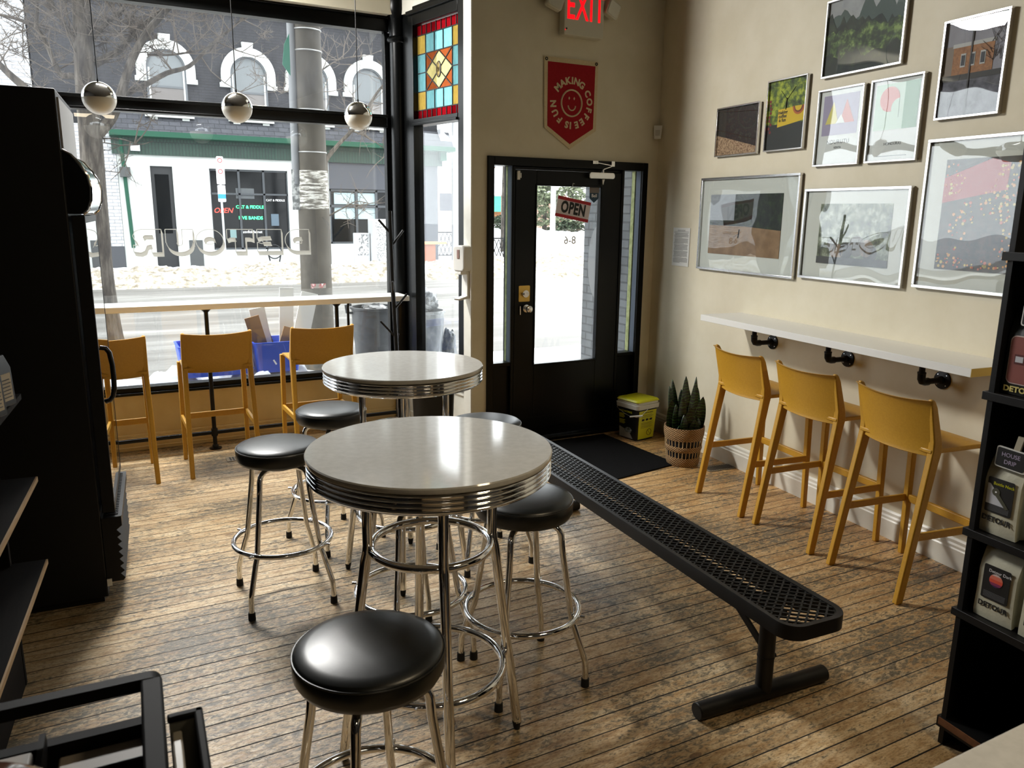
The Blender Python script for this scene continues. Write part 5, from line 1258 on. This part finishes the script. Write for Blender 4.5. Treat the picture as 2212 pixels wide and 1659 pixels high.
# upper storey
PB(MB().box(-1.15, XE, BY+.02, BY+9, ZF1+.4, 12.2).box(9.9, XE, BY+.4, BY+9, g0, ZF1+.4), 'upper_wall', M_dbrick)
o_ = Matrix.Translation((-5, -BY, -G))
def archwin(cx, w=1.12, zb=4.75, zs=6.10):
    r_ = w/2; ro = r_+.30
    top = arc(cx, zs, r_, 0, PI, 16)
    sur = MB().prism([(cx+ro+.05, zs-.42), (cx+ro+.05, zs-.28), (cx+ro, zs-.28)]+arc(cx, zs-.0, ro, 0, PI, 20)+[(cx-ro, zs-.28), (cx-ro-.05, zs-.28), (cx-ro-.05, zs-.42), (cx-r_-.02, zs-.42), (cx-r_-.02, zs)]+list(reversed(arc(cx, zs, r_+.02, 0, PI, 20)))+[(cx+r_+.02, zs-.42)], BY-.10, BY+.04, 'y')
    sur.prism([(cx-.13, zs+ro-.30), (cx+.13, zs+ro-.30), (cx+.18, zs+ro+.14), (cx-.18, zs+ro+.14)], BY-.16, BY-.02, 'y')
    s_ = PB(sur, 'arch_surround', M_stucco)
    f_ = MB(); ring_ = [(cx+r_, zb)]+top+[(cx-r_, zb)]
    for a, b in zip(ring_, ring_[1:]): f_.bar((a[0], BY+.0, a[1]), (b[0], BY+.0, b[1]), .06, .12, up=(0, 1, 0))
    f_.box(cx-r_, cx+r_, BY-.03, BY+.03, 5.52, 5.58)
    fr_ = f_.build('sash_frame', mat('sash_dark', C(70, 74, 78), .6), s_, M=o_)
    inner = MB()
    for sx_ in (-1, 1): inner.box(cx+sx_*(r_-.05)-.03, cx+sx_*(r_-.05)+.03, BY-.04, BY+.02, zb, zs)
    inner.build('sash_white', M_stucco, s_, M=o_)
    MB().prism([(cx+r_-.03, 5.55)]+arc(cx, zs, r_-.03, 0, PI, 16)+[(cx-r_+.03, 5.55)], BY-.005, BY+.015, 'y').build('upper_glass', mat('window_pale', C(100, 104, 106), .4, spec=.15), s_, M=o_)
    MB().box(cx-r_+.03, cx+r_-.03, BY-.005, BY+.015, zb, 5.55).build('lower_glass', mat('window_mid', C(96, 92, 90), .2), s_, M=o_)
    PB(MB().box(cx-.72, cx+.72, BY-.22, BY+.02, zb-.14, zb).box(cx-.58, cx-.36, BY-.14, BY+.02, zb-.36, zb-.14).box(cx+.36, cx+.58, BY-.14, BY+.02, zb-.36, zb-.14), 'window_sill', M_stucco)
for cx in (2.50, 5.0, 7.05, 9.06): archwin(cx)
m = MB()
for k in range(9): m.box(-.7+k*1.42, -.45+k*1.42, BY-.18, BY+.02, 8.35, 8.62)
PB(m, 'cornice_bracket', M_stucco)
PB(MB().box(1.28, 1.55, BY-.22, BY, 3.55, 3.75), 'wall_lamp', mat('lamp_grey', C(180, 184, 186), .4))
PB(MB().box(.92, 1.22, BY-.25, BY, 2.75, 3.05), 'electric_box', mat('utility_dark', C(60, 62, 62), .7))
# signs in the pub window
M_neon = mat('neon_green', C(60, 230, 130), .5, emit=(.05, .9, .28, 1), estr=1.1); M_nred = mat('neon_red', C(240, 60, 50), .5, emit=(1, .09, .06, 1), estr=1.0)
o_ = Matrix.Translation((-5, -BY, -G))
def ptext(s, size, m, px, py, Y=BY+.14, **k):
    x, z = BP(px, py, Y); return text(s, size, m, pb, x, Y, z, 'window_lettering', M=o_, depth=.01, **k)
ptext('CAT & FIDDLE', .145, M_neon, 540, 447.5, bold=.03)
ptext('LIVE BANDS', .15, M_neon, 542, 471, bold=.03)
ptext('OPEN', .235, M_nred, 482, 455, shear=.3)
ptext('CAT & FIDDLE', .10, M_wh, 595, 433); ptext('catnfiddle.net', .13, M_wh, 544, 501)
x, z = BP(529, 418, BY+.14); PB(MB().box(x-.30, x+.30, BY+.12, BY+.14, z-.17, z+.17), 'notice_panel', mat('notice_grey', C(70, 74, 76), .6))
x, z = BP(594, 475, BY+.14); PB(MB().box(x-.13, x+.13, BY+.12, BY+.14, z-.2, z+.2), 'window_poster', mat('poster_blue', C(70, 86, 98), .6))
x, z = BP(504, 505, BY+.14); PB(MB().box(x-.10, x+.10, BY+.12, BY+.14, z-.14, z+.14), 'window_poster', mat('poster_teal', C(100, 124, 124), .6))

# ---- white brick building on the left
wb = empty('white_brick_building', (-6, BY, G), 0, 'white painted brick building with grey base left of the pub', 'building')
M_wbrick = brick('white_painted_brick', C(170, 172, 174), C(184, 186, 188), C(138, 140, 144), .30, .105, .014, .8, 'XZ', .6, .03)
T_ = Matrix.Translation((6, -BY, -G))
MB().box(-16, -1.2, BY, BY+9, .6, 13).build('painted_wall', M_wbrick, wb, M=T_)
MB().box(-16, -1.2, BY-.03, BY+9, G, .6).build('grey_base', mat('base_grey', C(54, 56, 60), .8), wb, M=T_)
PB(MB().box(-1.14, .86, BY-.04, BY+.3, .60, 4.3), 'brick_pier', M_wbrick); PB(MB().box(-1.14, .86, BY-.08, BY+.3, G, .60), 'pier_base', MATS['base_grey'])
for cx in (-3.1, -5.6, -8.2):
    for zz in (5.2, 8.7): MB().prism([(cx-.5, zz)]+[(cx+.5, zz)]+arc(cx, zz+1.4, .5, 0, PI, 10), BY-.03, BY, 'y').build('window', mat('window_shade', C(104, 108, 116), .3), wb, M=T_)

# ---- trees: recursive branching around a hand-laid trunk
M_bark = noisy('grey_bark', [(.32, C(34, 30, 26)), (.5, C(66, 60, 53)), (.7, C(98, 92, 84))], 9, stretch=(1.6, 1.6, .35), rough=.9, bmp=1.0, bdist=.03, detail=9)
M_twig = mat('twig', C(84, 76, 68), .85)
def limb(mb, pts, r0, r1, n=8):
    k = len(pts); mb.tube(pts, [r0+(r1-r0)*i/(k-1) for i in range(k)], n)
def smooth_path(pts, sub=4):
    P = [Vector(p) for p in pts]; out = []
    for i in range(len(P)-1):
        p0, p1, p2, p3 = P[max(i-1, 0)], P[i], P[i+1], P[min(i+2, len(P)-1)]
        for k in range(sub):
            t = k/sub; out.append(.5*((2*p1)+(p2-p0)*t+(2*p0-5*p1+4*p2-p3)*t*t+(3*p1-p0-3*p2+p3)*t**3))
    out.append(P[-1]); return out
def twigs(mb, path, n, l0, r0, depth, rng, yb=.35, t0=.25):
    for k in range(n):
        i = int(len(path)*(t0+(1-t0)*rng.random())); i = min(max(i, 0), len(path)-2)
        p = path[i]; d = (path[i+1]-path[i]).normalized()
        side = Vector((rng.uniform(-1, 1), rng.uniform(-yb, yb), rng.uniform(-.55, 1.0))).normalized()
        d = (d*.45+side).normalized(); l = l0*rng.uniform(.5, 1.2); pts = [p]
        q = p.copy()
        for s in range(4):
            d = (d+Vector((rng.uniform(-.25, .25), rng.uniform(-.15, .15), rng.uniform(-.12, .28)))).normalized(); q = q+d*l/4; pts.append(q.copy())
        mb.tube(pts, [r0, r0*.85, r0*.65, r0*.5, r0*.3], 5)
        if depth > 0: twigs(mb, pts, 4, l*.55, r0*.55, depth-1, rng, yb, .2)
        for s in range(3):
            a = pts[1+s]; e_ = Vector((rng.uniform(-1, 1), rng.uniform(-.4, .4), rng.uniform(-.3, 1))).normalized()*.03; mb.tube([a, a+e_], [r0*.5+.001, .0015], 4)
def tpath(px, Y, dy=0): return smooth_path([ony(x, y, Y+(dy*i)) for i, (x, y) in enumerate(px)])
rng = random.Random(3)
TY = 11.4
lt = empty('street_tree', (.25, TY, G), 0, 'bare thick trunked street tree outside the left side of the window', 'tree')
TM = Matrix.Translation((-.25, -TY, -G))
tp = tpath([(262, 775), (242, 727), (221, 600), (212, 500), (203, 400), (196, 300), (190, 240), (183, 150), (178, 60), (172, -60), (160, -200)], TY)
limb_t = MB(); k = len(tp); limb_t.tube(tp, [(.175 if i < 3 else .138-.055*max(0, (i-18))/(k-18)) for i in range(k)], 18)
limb_t.build('trunk', M_bark, lt, smooth=True, M=TM)
br = MB(); tw = MB()
for px_, r0, r1, n_ in (([(205, 296), (225, 275), (245, 248), (262, 200), (285, 130), (318, 70), (368, 12), (420, -50)], .075, .03, 9),
                     ([(205, 138), (235, 122), (262, 105), (300, 62), (345, 25), (400, -10)], .05, .02, 8),
                     ([(262, 205), (310, 185), (360, 158), (410, 142), (455, 98), (495, 66), (528, 36)], .04, .012, 9),
                     ([(195, 190), (160, 165), (130, 160), (108, 112), (80, 62), (40, 42), (-10, 30)], .045, .014, 9),
                     ([(78, 60), (80, 20), (76, -40)], .024, .012, 3),
                     ([(190, 95), (225, 55), (262, 22), (300, -20)], .035, .015, 6),
                     ([(318, 118), (372, 118), (430, 108), (480, 88)], .018, .006, 5),
                     ([(185, 120), (150, 70), (120, 20), (90, -40)], .035, .015, 7),
                     ([(300, 90), (275, 40), (250, -10)], .025, .01, 4),
                     ([(205, 300), (260, 300), (300, 312), (330, 305)], .010, .004, 3),
                     ([(55, 190), (20, 160), (-20, 120)], .05, .03, 2)):
    p_ = tpath(px_, TY, rng.uniform(-.05, .05)); limb(br, p_, r0, r1, 9)
    twigs(tw, p_, int(n_*1.5), .75, .0095, 2, rng)
twigs(tw, tp[24:], 12, .9, .010, 2, rng)
br.build('branches', M_bark, lt, smooth=True, M=TM); o = tw.build('twigs', M_twig, lt, M=TM); o['kind'] = 'stuff'
SY = 24.6
stn = empty('street_tree', (7.2, SY, G), 0, 'slender bare street tree across the road behind the concrete pole', 'tree')
TM = Matrix.Translation((-7.2, -SY, -G))
tp = tpath([(710, 596), (707, 500), (704, 420), (702, 350)], SY); m = MB(); limb(m, tp, .11, .085, 12); m.build('trunk', M_bark, stn, smooth=True, M=TM)
br = MB(); tw = MB()
for px_, r0, r1, n_ in (([(702, 352), (712, 335), (735, 308), (762, 280), (790, 240), (815, 200), (840, 170)], .075, .03, 9),
                     ([(702, 352), (699, 300), (698, 250), (692, 180), (690, 100), (688, 40)], .07, .02, 9),
                     ([(690, 180), (650, 190), (600, 205)], .025, .008, 4), ([(697, 150), (730, 130), (770, 120)], .025, .008, 5),
                     ([(704, 470), (740, 450), (770, 435), (800, 440)], .03, .008, 5), ([(705, 420), (680, 440), (655, 400), (640, 380)], .02, .006, 3),
                     ([(760, 282), (800, 300), (850, 335)], .03, .008, 5)):
    p_ = tpath(px_, SY, rng.uniform(-.1, .1)); limb(br, p_, r0, r1, 7); twigs(tw, p_, n_*2, 1.1, .014, 1, rng)
br.build('branches', M_bark, stn, smooth=True, M=TM); o = tw.build('twigs', M_twig, stn, M=TM); o['kind'] = 'stuff'

# ---- concrete utility pole
PY = 9.75
pc = (2.40, PY)
up_ = empty('utility_pole', (2.40, PY, G), 0, 'thick concrete utility pole on the sidewalk outside the window', 'pole')
M_conc = noisy('pole_concrete', [(.3, C(58, 54, 47)), (.6, C(80, 75, 66)), (.8, C(98, 93, 84))], 5, stretch=(1, 1, .5), rough=.85, bmp=.4, bdist=.01, detail=9)
MB().cyl((0, 0, -.1), (0, 0, 6.5), .198, 40, .140).build('pole_shaft', M_conc, up_, smooth=True)
m = MB()
for z in (2.62, 3.10, 3.75, 3.98, 4.22): m.ring((0, 0, z), .198-.0089*z+.002, .008, 40, 6)
m.build('steel_band', mat('band_steel', C(150, 150, 148), .4, .6), up_, smooth=True)
MB().cyl((-.19, -.02, 2.25), (-.17, -.02, 4.2), .055, 16).build('conduit', mat('conduit_grey', C(120, 122, 124), .6), up_, smooth=True)
MB().lathe([(.178, 1.96), (.184, 1.97), (.182, 2.4), (.176, 2.41)], 40, caps=False).build('torn_posters', noisy('torn_paper', [(.42, C(96, 92, 84)), (.5, C(150, 146, 136)), (.58, C(210, 208, 200))], 8, stretch=(1, 1, 5), rough=.8, bmp=.6, bdist=.01, detail=9), up_, smooth=True)
_q = [(.1925*math.cos(R(a)), .1925*math.sin(R(a))) for a in range(-125, -62, 7)]; _nq = len(_q)
MB().add([(x, y, z) for z in (1.02, 1.075) for x, y in _q]+[(x*.985, y*.985, z) for z in (1.02, 1.075) for x, y in _q],
    [(i, i+1, _nq+i+1, _nq+i) for i in range(_nq-1)]+[(2*_nq+i, 3*_nq+i, 3*_nq+i+1, 2*_nq+i+1) for i in range(_nq-1)]).build('sticker_remains', noisy('sticker_bits', [(.45, C(140, 134, 124)), (.55, C(160, 60, 66)), (.62, C(220, 214, 208))], 16, rough=.8, bmp=0), up_, smooth=True)
MB().box(-.26, -.17, -.06, -.05, 1.95, 2.42).build('lost_poster', noisy('poster_faded', [(.45, C(120, 122, 122)), (.6, C(210, 212, 210))], 14, rough=.7, bmp=0), up_)
sg_ = MB().prism([(-.30, 3.58), (-.20, 3.44), (-.155, 3.5), (-.155, 3.86), (-.20, 3.94), (-.27, 3.80)], -.06, -.05, 'y').build('street_sign', mat('street_green', C(56, 120, 98), .5), up_)

# ---- parking sign, bike ring, poster boxes across the street
x, _ = BP(488, 560, 26.8)
psg = empty('parking_sign', (x, 26.8, G), 0, 'thin sign post with stacked white parking signs in front of the pub', 'sign post')
zt = BP(470, 340, 26.8)[1]-G
MB().cyl((0, 0, 0), (-.02, 0, zt), .035, 12).build('post', mat('galvanised', C(176, 180, 182), .4, .5), psg, smooth=True)
for py0, py1, w_ in ((338, 360, .10), (362, 398, .125), (400, 436, .115)):
    z1 = BP(474, py0, 26.8)[1]-G; z0 = BP(474, py1, 26.8)[1]-G
    pl_ = MB().prism(rrect(-w_, w_, z0, z1, .03), -.06, -.04, 'y').build('sign_plate', MATS['sign_white'], psg)
    if w_ < .12 and py0 == 338 or py0 == 362:
        MB().ring((0, 0, 0), .062, .012, 20, 6).build('no_parking_ring', MATS['sign_red'], pl_, M=Matrix.Translation((0, -.062, z1-.12)) @ Matrix.Rotation(PI/2, 4, 'X'))
        text('P', .10, M_ink, pl_, 0, -.062, z1-.12, 'lettering')
    if py0 == 400: MB().box(-w_, w_, -.064, -.06, z0+.10, z0+.24).build('blue_band', mat('sign_blue', C(40, 130, 190), .5), pl_)
x, _ = BP(595, 580, 26.3)
bkr = empty('bike_ring', (x, 26.3, G), 0, 'black post and ring bicycle stand in the snow before the pub', 'bike stand')
MB().tube([(.22*math.cos(R(a)), 0, .62+.22*math.sin(R(a))) for a in range(0, 360, 15)], .018, 8, True).build('ring', M_blkm, bkr, smooth=True)
MB().cyl((-.08, 0, 0), (-.20, 0, .55), .022, 8).cyl((.08, 0, 0), (.20, 0, .55), .022, 8).build('stand_post', M_blkm, bkr, smooth=True)
x, _ = BP(782, 560, 25.9); nb_ = empty('newspaper_box', (x, 25.9, G), 0, 'grey box with small posters across the street, left of the larger box', 'newspaper box')
MB().box(-.23, .23, -.2, .2, 0, 1.22).build('box_body', mat('newsbox_grey', C(176, 178, 180), .6), nb_, bevel=.02)
for i in range(2):
    for j in range(2): MB().box(-.19+i*.19, -.02+i*.19, -.215, -.2, .50+j*.36, .82+j*.36).build('small_poster', noisy('portrait_print', [(.45, C(92, 94, 96)), (.55, C(210, 210, 210))], 9, rough=.7, bmp=0), nb_)
x, _ = BP(828, 560, 25.7); nb_ = empty('newspaper_box', (x, 25.7, G), 0, 'larger pale speckled utility cabinet across the street beside the grey box', 'utility cabinet')
MB().box(-.42, .42, -.3, .3, 0, 1.68).build('box_body', MATS['newsbox_grey'], nb_, bevel=.03)
MB().box(-.34, .40, -.312, -.3, .15, 1.58).build('speckled_wrap', noisy('speckled_print', [(.47, C(110, 112, 112)), (.53, C(228, 230, 230))], 22, rough=.7, bmp=0), nb_)

# ---- recycling bins, garbage cans on the near sidewalk
def blue_bin(x, y, w, label, rz=0):
    e = empty('recycling_bin', (x, y, .33), rz, label, 'recycling bin')
    h = .285; a = rrect(-w/2+.03, w/2-.03, -.17, .17, .03); b = rrect(-w/2, w/2, -.20, .20, .04); c_ = rrect(-w/2+.012, w/2-.012, -.188, .188, .035); n = len(a)
    m = MB(); m.v = [Vector((x_, y_, z_)) for z_, lp in ((0, a), (h-.03, b), (h, [(q[0]*1.03, q[1]*1.04) for q in b]), (h, c_), (.02, a)) for x_, y_ in lp]
    for k in range(4):
        for i in range(n): j = (i+1) % n; m.f.append((k*n+i, k*n+j, (k+1)*n+j, (k+1)*n+i))
    m.f.append(tuple(range(n))); m.f.append(tuple(4*n+i for i in range(n)))
    m.build('bin_body', mat('recycling_blue', C(40, 78, 196), .45), e, smooth=True, angle=50)
    for k in range(3):
        an = 2*PI*k/3+PI/2; cx, cz = .042*math.cos(an), h*.42+.042*math.sin(an)
        MB().bar((cx-.025*math.cos(an+PI/2), -.196, cz-.025*math.sin(an+PI/2)), (cx+.025*math.cos(an+PI/2), -.196, cz+.025*math.sin(an+PI/2)), .004, .014, up=(1, 0, 0)).build('recycling_mark', MATS['sign_white'], e)
    return e
blue_bin(.875, 7.5, .61, 'blue recycling bin outside the window, behind the middle window stool')
blue_bin(1.415, 7.47, .43, 'blue recycling bin outside the window, filled with cardboard')
def card(x, y, z, w, h, rx, ry, col, label):
    e = MB().box(-w/2, w/2, -.006, .006, 0, h).build('cardboard_sheet', mat('card_%s' % col, {'brown': C(150, 112, 78), 'white': C(224, 222, 216), 'tan': C(178, 140, 100), 'dark': C(92, 68, 50)}[col], .8))
    e.location = (x, y, z); e.rotation_euler = (R(rx), R(ry), 0); return tag(e, label, 'cardboard', 'cardboard in the recycling bin')
Z_ = .36
card(1.330, 7.410, Z_, .13, 0.50, 4, -14, 'brown', 'brown folded cardboard sheet leaning left in the recycling bin')
card(1.360, 7.470, Z_, .14, 0.56, 2, -9, 'white', 'white cardboard sheet standing highest in the bin beside the brown sheet')
card(1.420, 7.520, Z_, .12, 0.44, -2, -16, 'dark', 'dark brown cardboard flap between the paler sheets in the bin')
card(1.260, 7.470, Z_, .10, 0.36, 0, 4, 'white', 'short white carton edge at the left of the filled bin')
card(1.490, 7.490, Z_, .17, 0.36, 0, 18, 'tan', 'tan cardboard piece low at the right of the filled bin')
card(1.540, 7.570, Z_, .13, 0.72, 0, 3, 'white', 'tall white cardboard carton standing upright behind the filled bin')
card(1.640, 7.610, Z_, .16, 0.68, 0, 14, 'white', 'white cardboard panel leaning right, beside the tall carton')
def can(x, y, r0, r1, h, m, label, handle=True):
    e = empty('garbage_can', (x, y, G+.03), 0, label, 'garbage can')
    MB().lathe([(r0, 0), (r0+.3*(r1-r0), .3*h), (r0+.55*(r1-r0), .60*h), (r1*.97, h*.72), (r1, h-.03), (r1+.018, h-.02), (r1+.018, h), (r1-.008, h), (r1-.02, h*.7), (r0-.01, .04), (.01, .03)], 48).build('can_body', m, e, smooth=True, angle=40)
    if handle:
        for s in (-1, 1): MB().tube([(s*(r1), 0, h-.06), (s*(r1+.06), 0, h-.05), (s*(r1+.07), 0, h+.02), (s*(r1+.01), 0, h+.03)], .014, 8).build('can_handle', m, e, smooth=True)
    return e
c1 = can(2.52, 7.85, .18, .232, .95, noisy('charcoal_plastic', [(.3, C(48, 50, 52)), (.7, C(66, 68, 70))], 12, rough=.5, bmp=.1), 'dark grey garbage can outside the window, left of the black column')
c2 = can(3.06, 7.82, .17, .215, .89, noisy('clear_grey_plastic', [(.35, C(84, 88, 90)), (.5, C(120, 124, 126)), (.7, C(176, 180, 182))], 5, stretch=(1, 1, .5), rough=.3, bmp=.2, detail=9), 'grey garbage can with a bulging bag, right of the black column', False)
def lumpy(name, x, y, z, rx, ry, rz_, m, label, seed, cat='garbage bag', amp=.18):
    bm = bmesh.new(); bmesh.ops.create_icosphere(bm, subdivisions=4, radius=1)
    for v in bm.verts:
        p = v.co.copy(); nz = noise.noise(p*1.6+Vector((seed, 0, 0)))+.6*abs(noise.noise(p*4+Vector((seed, 3, 0))))
        v.co = Vector((p.x*rx, p.y*ry, p.z*rz_))*(1+amp*nz*1.6)
    me = bpy.data.meshes.new(name); bm.to_mesh(me); bm.free(); me.materials.append(m); me.shade_smooth()
    try: me.set_sharp_from_angle(angle=R(28))
    except Exception: pass
    o = bpy.data.objects.new(name, me); scene.collection.objects.link(o); o.location = (x, y, z); return tag(o, label, cat)
M_plb = noisy('shiny_grey_plastic', [(.3, C(70, 74, 78)), (.5, C(120, 124, 128)), (.7, C(190, 194, 196))], 5, rough=.2, bmp=.9, bdist=.05, dist=1.5)
lumpy('garbage_bag', 3.02, 7.82, .86, .17, .17, .155, M_plb, 'crumpled grey plastic bag bulging out of the right garbage can', 4)
lumpy('garbage_bag', 2.52, 7.85, .78, .17, .17, .07, mat('bag_black', C(30, 32, 34), .2), 'dark garbage bag just showing inside the left garbage can', 8)
lumpy('garbage_bag', 3.36, 7.85, .22, .09, .11, .30, M_plb, 'grey plastic bag standing in the snow beside the right garbage can', 12)

# ---- beyond the door: far houses, awning, evergreens, cars
def far_box(name, px0, px1, pyt, pyb, Y, dep, m, label, cat='building'):
    x0, z1 = BP(px0, pyt, Y); x1, z0 = BP(px1, pyb, Y)
    e = empty(name, ((x0+x1)/2, Y, G), 0, label, cat)
    w = (x1-x0)/2; MB().box(-w, w, 0, dep, 0, z1-G).build('wall', m, e); return e, w, z1-G
M_ob = brick('orange_brick', C(190, 120, 76), C(204, 134, 88), C(160, 120, 96), .6, .25, .03, .8, 'XZ', .2)
e, w, h = far_box('brick_house', 948, 1004, 385, 470, 58, 8, mat('tan_render', C(206, 184, 150), .8), 'tan house with white windows seen through the splayed side window')
for k in (-.5, .45): MB().box(w*k-.5, w*k+.5, -.05, 0, h*.45, h*.75).build('window', mat('window_print', C(44, 42, 52), .6), e)
e, w, h = far_box('brick_house', 1040, 1106, 360, 470, 78, 8, M_ob, 'orange brick house with a green awning seen through the left sidelight')
MB().prism([(-1.6, h*.30), (0, h*.66), (0, h*.30)], -w, w*.9, 'x').build('green_awning', mat('awning_green', C(40, 140, 110), .6), e)
MB().prism([(-.8, h), (-.8, h+.25), (4, h+2.4), (9.5, h)], -w-.5, w+.5, 'x').build('snowy_roof', mat('slate_roof', C(120, 124, 132), .8), e)
for k in (-.6, -.1, .4): MB().box(w*k-.55, w*k+.55, -.05, 0, h*.62, h*.88).build('window', MATS['window_print'], e)
e, w, h = far_box('brick_house', 1140, 1222, 420, 498, 60, 5, brick('red_brown_brick', C(160, 120, 100), C(172, 132, 112), C(190, 170, 156), .5, .2, .03, .8, 'XZ', .2), 'low brown brick house behind the evergreens beyond the door')
MB().prism([(-1, h), (4, h+3), (9, h)], -w-.6, w+.6, 'x').build('grey_roof', mat('roof_white', C(216, 218, 222), .8), e)
e, w, h = far_box('brick_house', 1240, 1330, 380, 500, 82, 6, mat('pale_siding', C(206, 204, 198), .8), 'pale grey house beyond the door, mostly behind the brick side wall')
M_ever = noisy('evergreen', [(.35, C(60, 70, 52)), (.55, C(104, 112, 84)), (.75, C(160, 162, 140))], 6, rough=.9, bmp=.6, bdist=.1)
M_hedge = noisy('dark_hedge', [(.35, C(28, 40, 28)), (.6, C(56, 70, 48)), (.8, C(120, 130, 110))], 5, rough=.9, bmp=.8, bdist=.1)
def shrub(name, px, pyb, pyt, Y, w, m, label, cat, seed, trunk=False, cone=0):
    x, zt = BP(px, pyt, Y); zt -= G; e = empty(name, (x, Y, G), 0, label, cat); rg = random.Random(seed)
    zb = zt*.25 if trunk else .0
    if trunk: MB().cyl((0, 0, 0), (0, 0, zt*.8), .22, 10, .1).build('trunk', M_bark, e, smooth=True)
    m_ = MB()
    for k in range(900):
        t = rg.random(); z = zb+(zt-zb)*t; rr = w*(1-cone*t)*(math.sin(PI*min(1, max(.08, t*.9+.1)))**.5)*rg.random()**.5; an = rg.uniform(0, 2*PI); p = Vector((rr*math.cos(an), rr*math.sin(an), z))
        d = Vector((rg.uniform(-1, 1), rg.uniform(-1, 1), rg.uniform(-.6, .6))).normalized()*w*.13; s = d.cross(Vector((rg.uniform(-1, 1), rg.uniform(-1, 1), rg.uniform(-1, 1)))).normalized()*w*.05
        m_.add([p-d, p+s, p+d, p-s], [(0, 1, 2, 3)])
    o = m_.build('foliage', m, e); o['kind'] = 'stuff'
shrub('evergreen_tree', 1178, 505, 395, 52, 1.9, M_ever, 'pale snowy evergreen tree in the left of the door glass', 'tree', 1, True, .4)
shrub('evergreen_tree', 1236, 505, 385, 46.5, 1.6, M_ever, 'pale snowy evergreen tree behind the OPEN sign', 'tree', 2, True, .3)
shrub('hedge', 1228, 512, 478, 46, 1.5, M_hedge, 'dark green snow dusted hedge below the OPEN sign beyond the street', 'hedge', 3)
shrub('hedge', 1186, 516, 492, 54, 1.0, M_hedge, 'small dark bush left of the hedge beyond the door', 'hedge', 4)
shrub('hedge', 1082, 480, 466, 60, 1.2, M_hedge, 'round dark bush beside the orange brick house', 'hedge', 5)
x, zt = BP(1198, 300, 40); e = empty('utility_pole', (x, 40, G), 0, 'distant pale utility pole seen left in the door glass', 'pole')
MB().cyl((0, 0, 0), (0, 0, 9), .16, 12, .12).build('pole_shaft', mat('pale_pole', C(206, 206, 206), .8), e, smooth=True)
x, zt = BP(1090, 300, 36); e = empty('street_tree', (x, 36, G), 0, 'thin grey tree trunk across the street in the left sidelight', 'tree')
MB().cyl((0, 0, 0), (.1, 0, 7), .18, 10, .12).build('trunk', M_bark, e, smooth=True)
x, zt = BP(985, 300, 30); e = empty('utility_pole', (x, 30, G), 0, 'white street light pole seen through the splayed side window', 'pole')
MB().cyl((0, 0, 0), (0, 0, 9), .20, 14, .15).build('pole_shaft', MATS['pale_pole'], e, smooth=True)
# black railing with diamond lattice
def rail(name, px0, px1, py, Y, h, label):
    x0, _ = BP(px0, py, Y); x1, _ = BP(px1, py, Y); e = empty(name, (x0, Y, G), 0, label, 'railing')
    L_ = x1-x0; m = MB(); m.bar((0, 0, h), (L_, 0, h), .05).bar((0, 0, .15), (L_, 0, .15), .04)
    k = 0
    while k < L_: m.bar((k, 0, .15), (min(L_, k+.35), 0, h*.96), .022); m.bar((min(L_, k+.35), 0, .15), (k, 0, h*.96), .022); k += .18
    for x_ in (0, L_): m.bar((x_, 0, 0), (x_, 0, h+.05), .06)
    m.build('lattice', M_blkm, e)
rail('iron_railing', 1040, 1090, 545, 26.5, 1.0, 'low black lattice railing in the snow, in the left sidelight')
rail('iron_railing', 940, 985, 520, 31, 1.1, 'black railing beyond the pub corner, seen through the splayed side window')
x, _ = BP(917, 560, 26.8); e = empty('wooden_bench', (x, 26.8, G+.0), 0, 'small orange brown wooden table by the pub corner', 'table')
MB().box(-.75, .75, -.3, .3, .80, .88).build('table_top', mat('orange_wood', C(196, 132, 84), .6), e); MB().box(-.35, .35, -.2, .2, 0, .8).build('table_base', mat('brown_wood', C(140, 84, 56), .6), e)
def car(x, y, rz, paint, label):
    e = empty('car', (x, y, G), rz, label, 'car')
    prof = [(-2.25, .35), (-2.25, .75), (-2.1, .92), (-1.55, .98), (-.95, 1.42), (.55, 1.45), (1.15, 1.02), (1.95, .88), (2.22, .68), (2.25, .35)]
    MB().prism(prof, -.85, .85, 'y').build('car_body', paint, e, bevel=.08, seg=3)
    for s in (-1, 1):
        MB().prism([(-1.35, 1.0), (-.9, 1.34), (-.2, 1.37), (-.2, 1.0)], s*.86-.01, s*.86+.01, 'y').build('side_window', M_dwin, e)
        MB().prism([(-.1, 1.0), (-.1, 1.37), (.48, 1.38), (.98, 1.02)], s*.86-.01, s*.86+.01, 'y').build('side_window', M_dwin, e)
        for wx_ in (-1.4, 1.4):
            wl_ = MB().cyl((wx_, s*.70, .33), (wx_, s*.88, .33), .33, 24).build('wheel', M_rubber, e, smooth=True); MB().cyl((wx_, s*.875, .33), (wx_, s*.895, .33), .2, 20).build('hubcap', M_alu, wl_)
    MB().box(-2.28, -2.24, -.7, -.35, .62, .78).box(-2.28, -2.24, .35, .7, .62, .78).build('tail_lamp', MATS['sign_red'], e)
M_cw = mat('car_white', C(216, 220, 226), .25, coat=.5)
x, _ = BP(1058, 500, 66); car(x, 66, 0, M_cw, 'white car parked far across the street, in the left sidelight')
car(31, 17.5, R(8), M_cw, 'white car farther up the street, seen only mirrored in the picture glass')
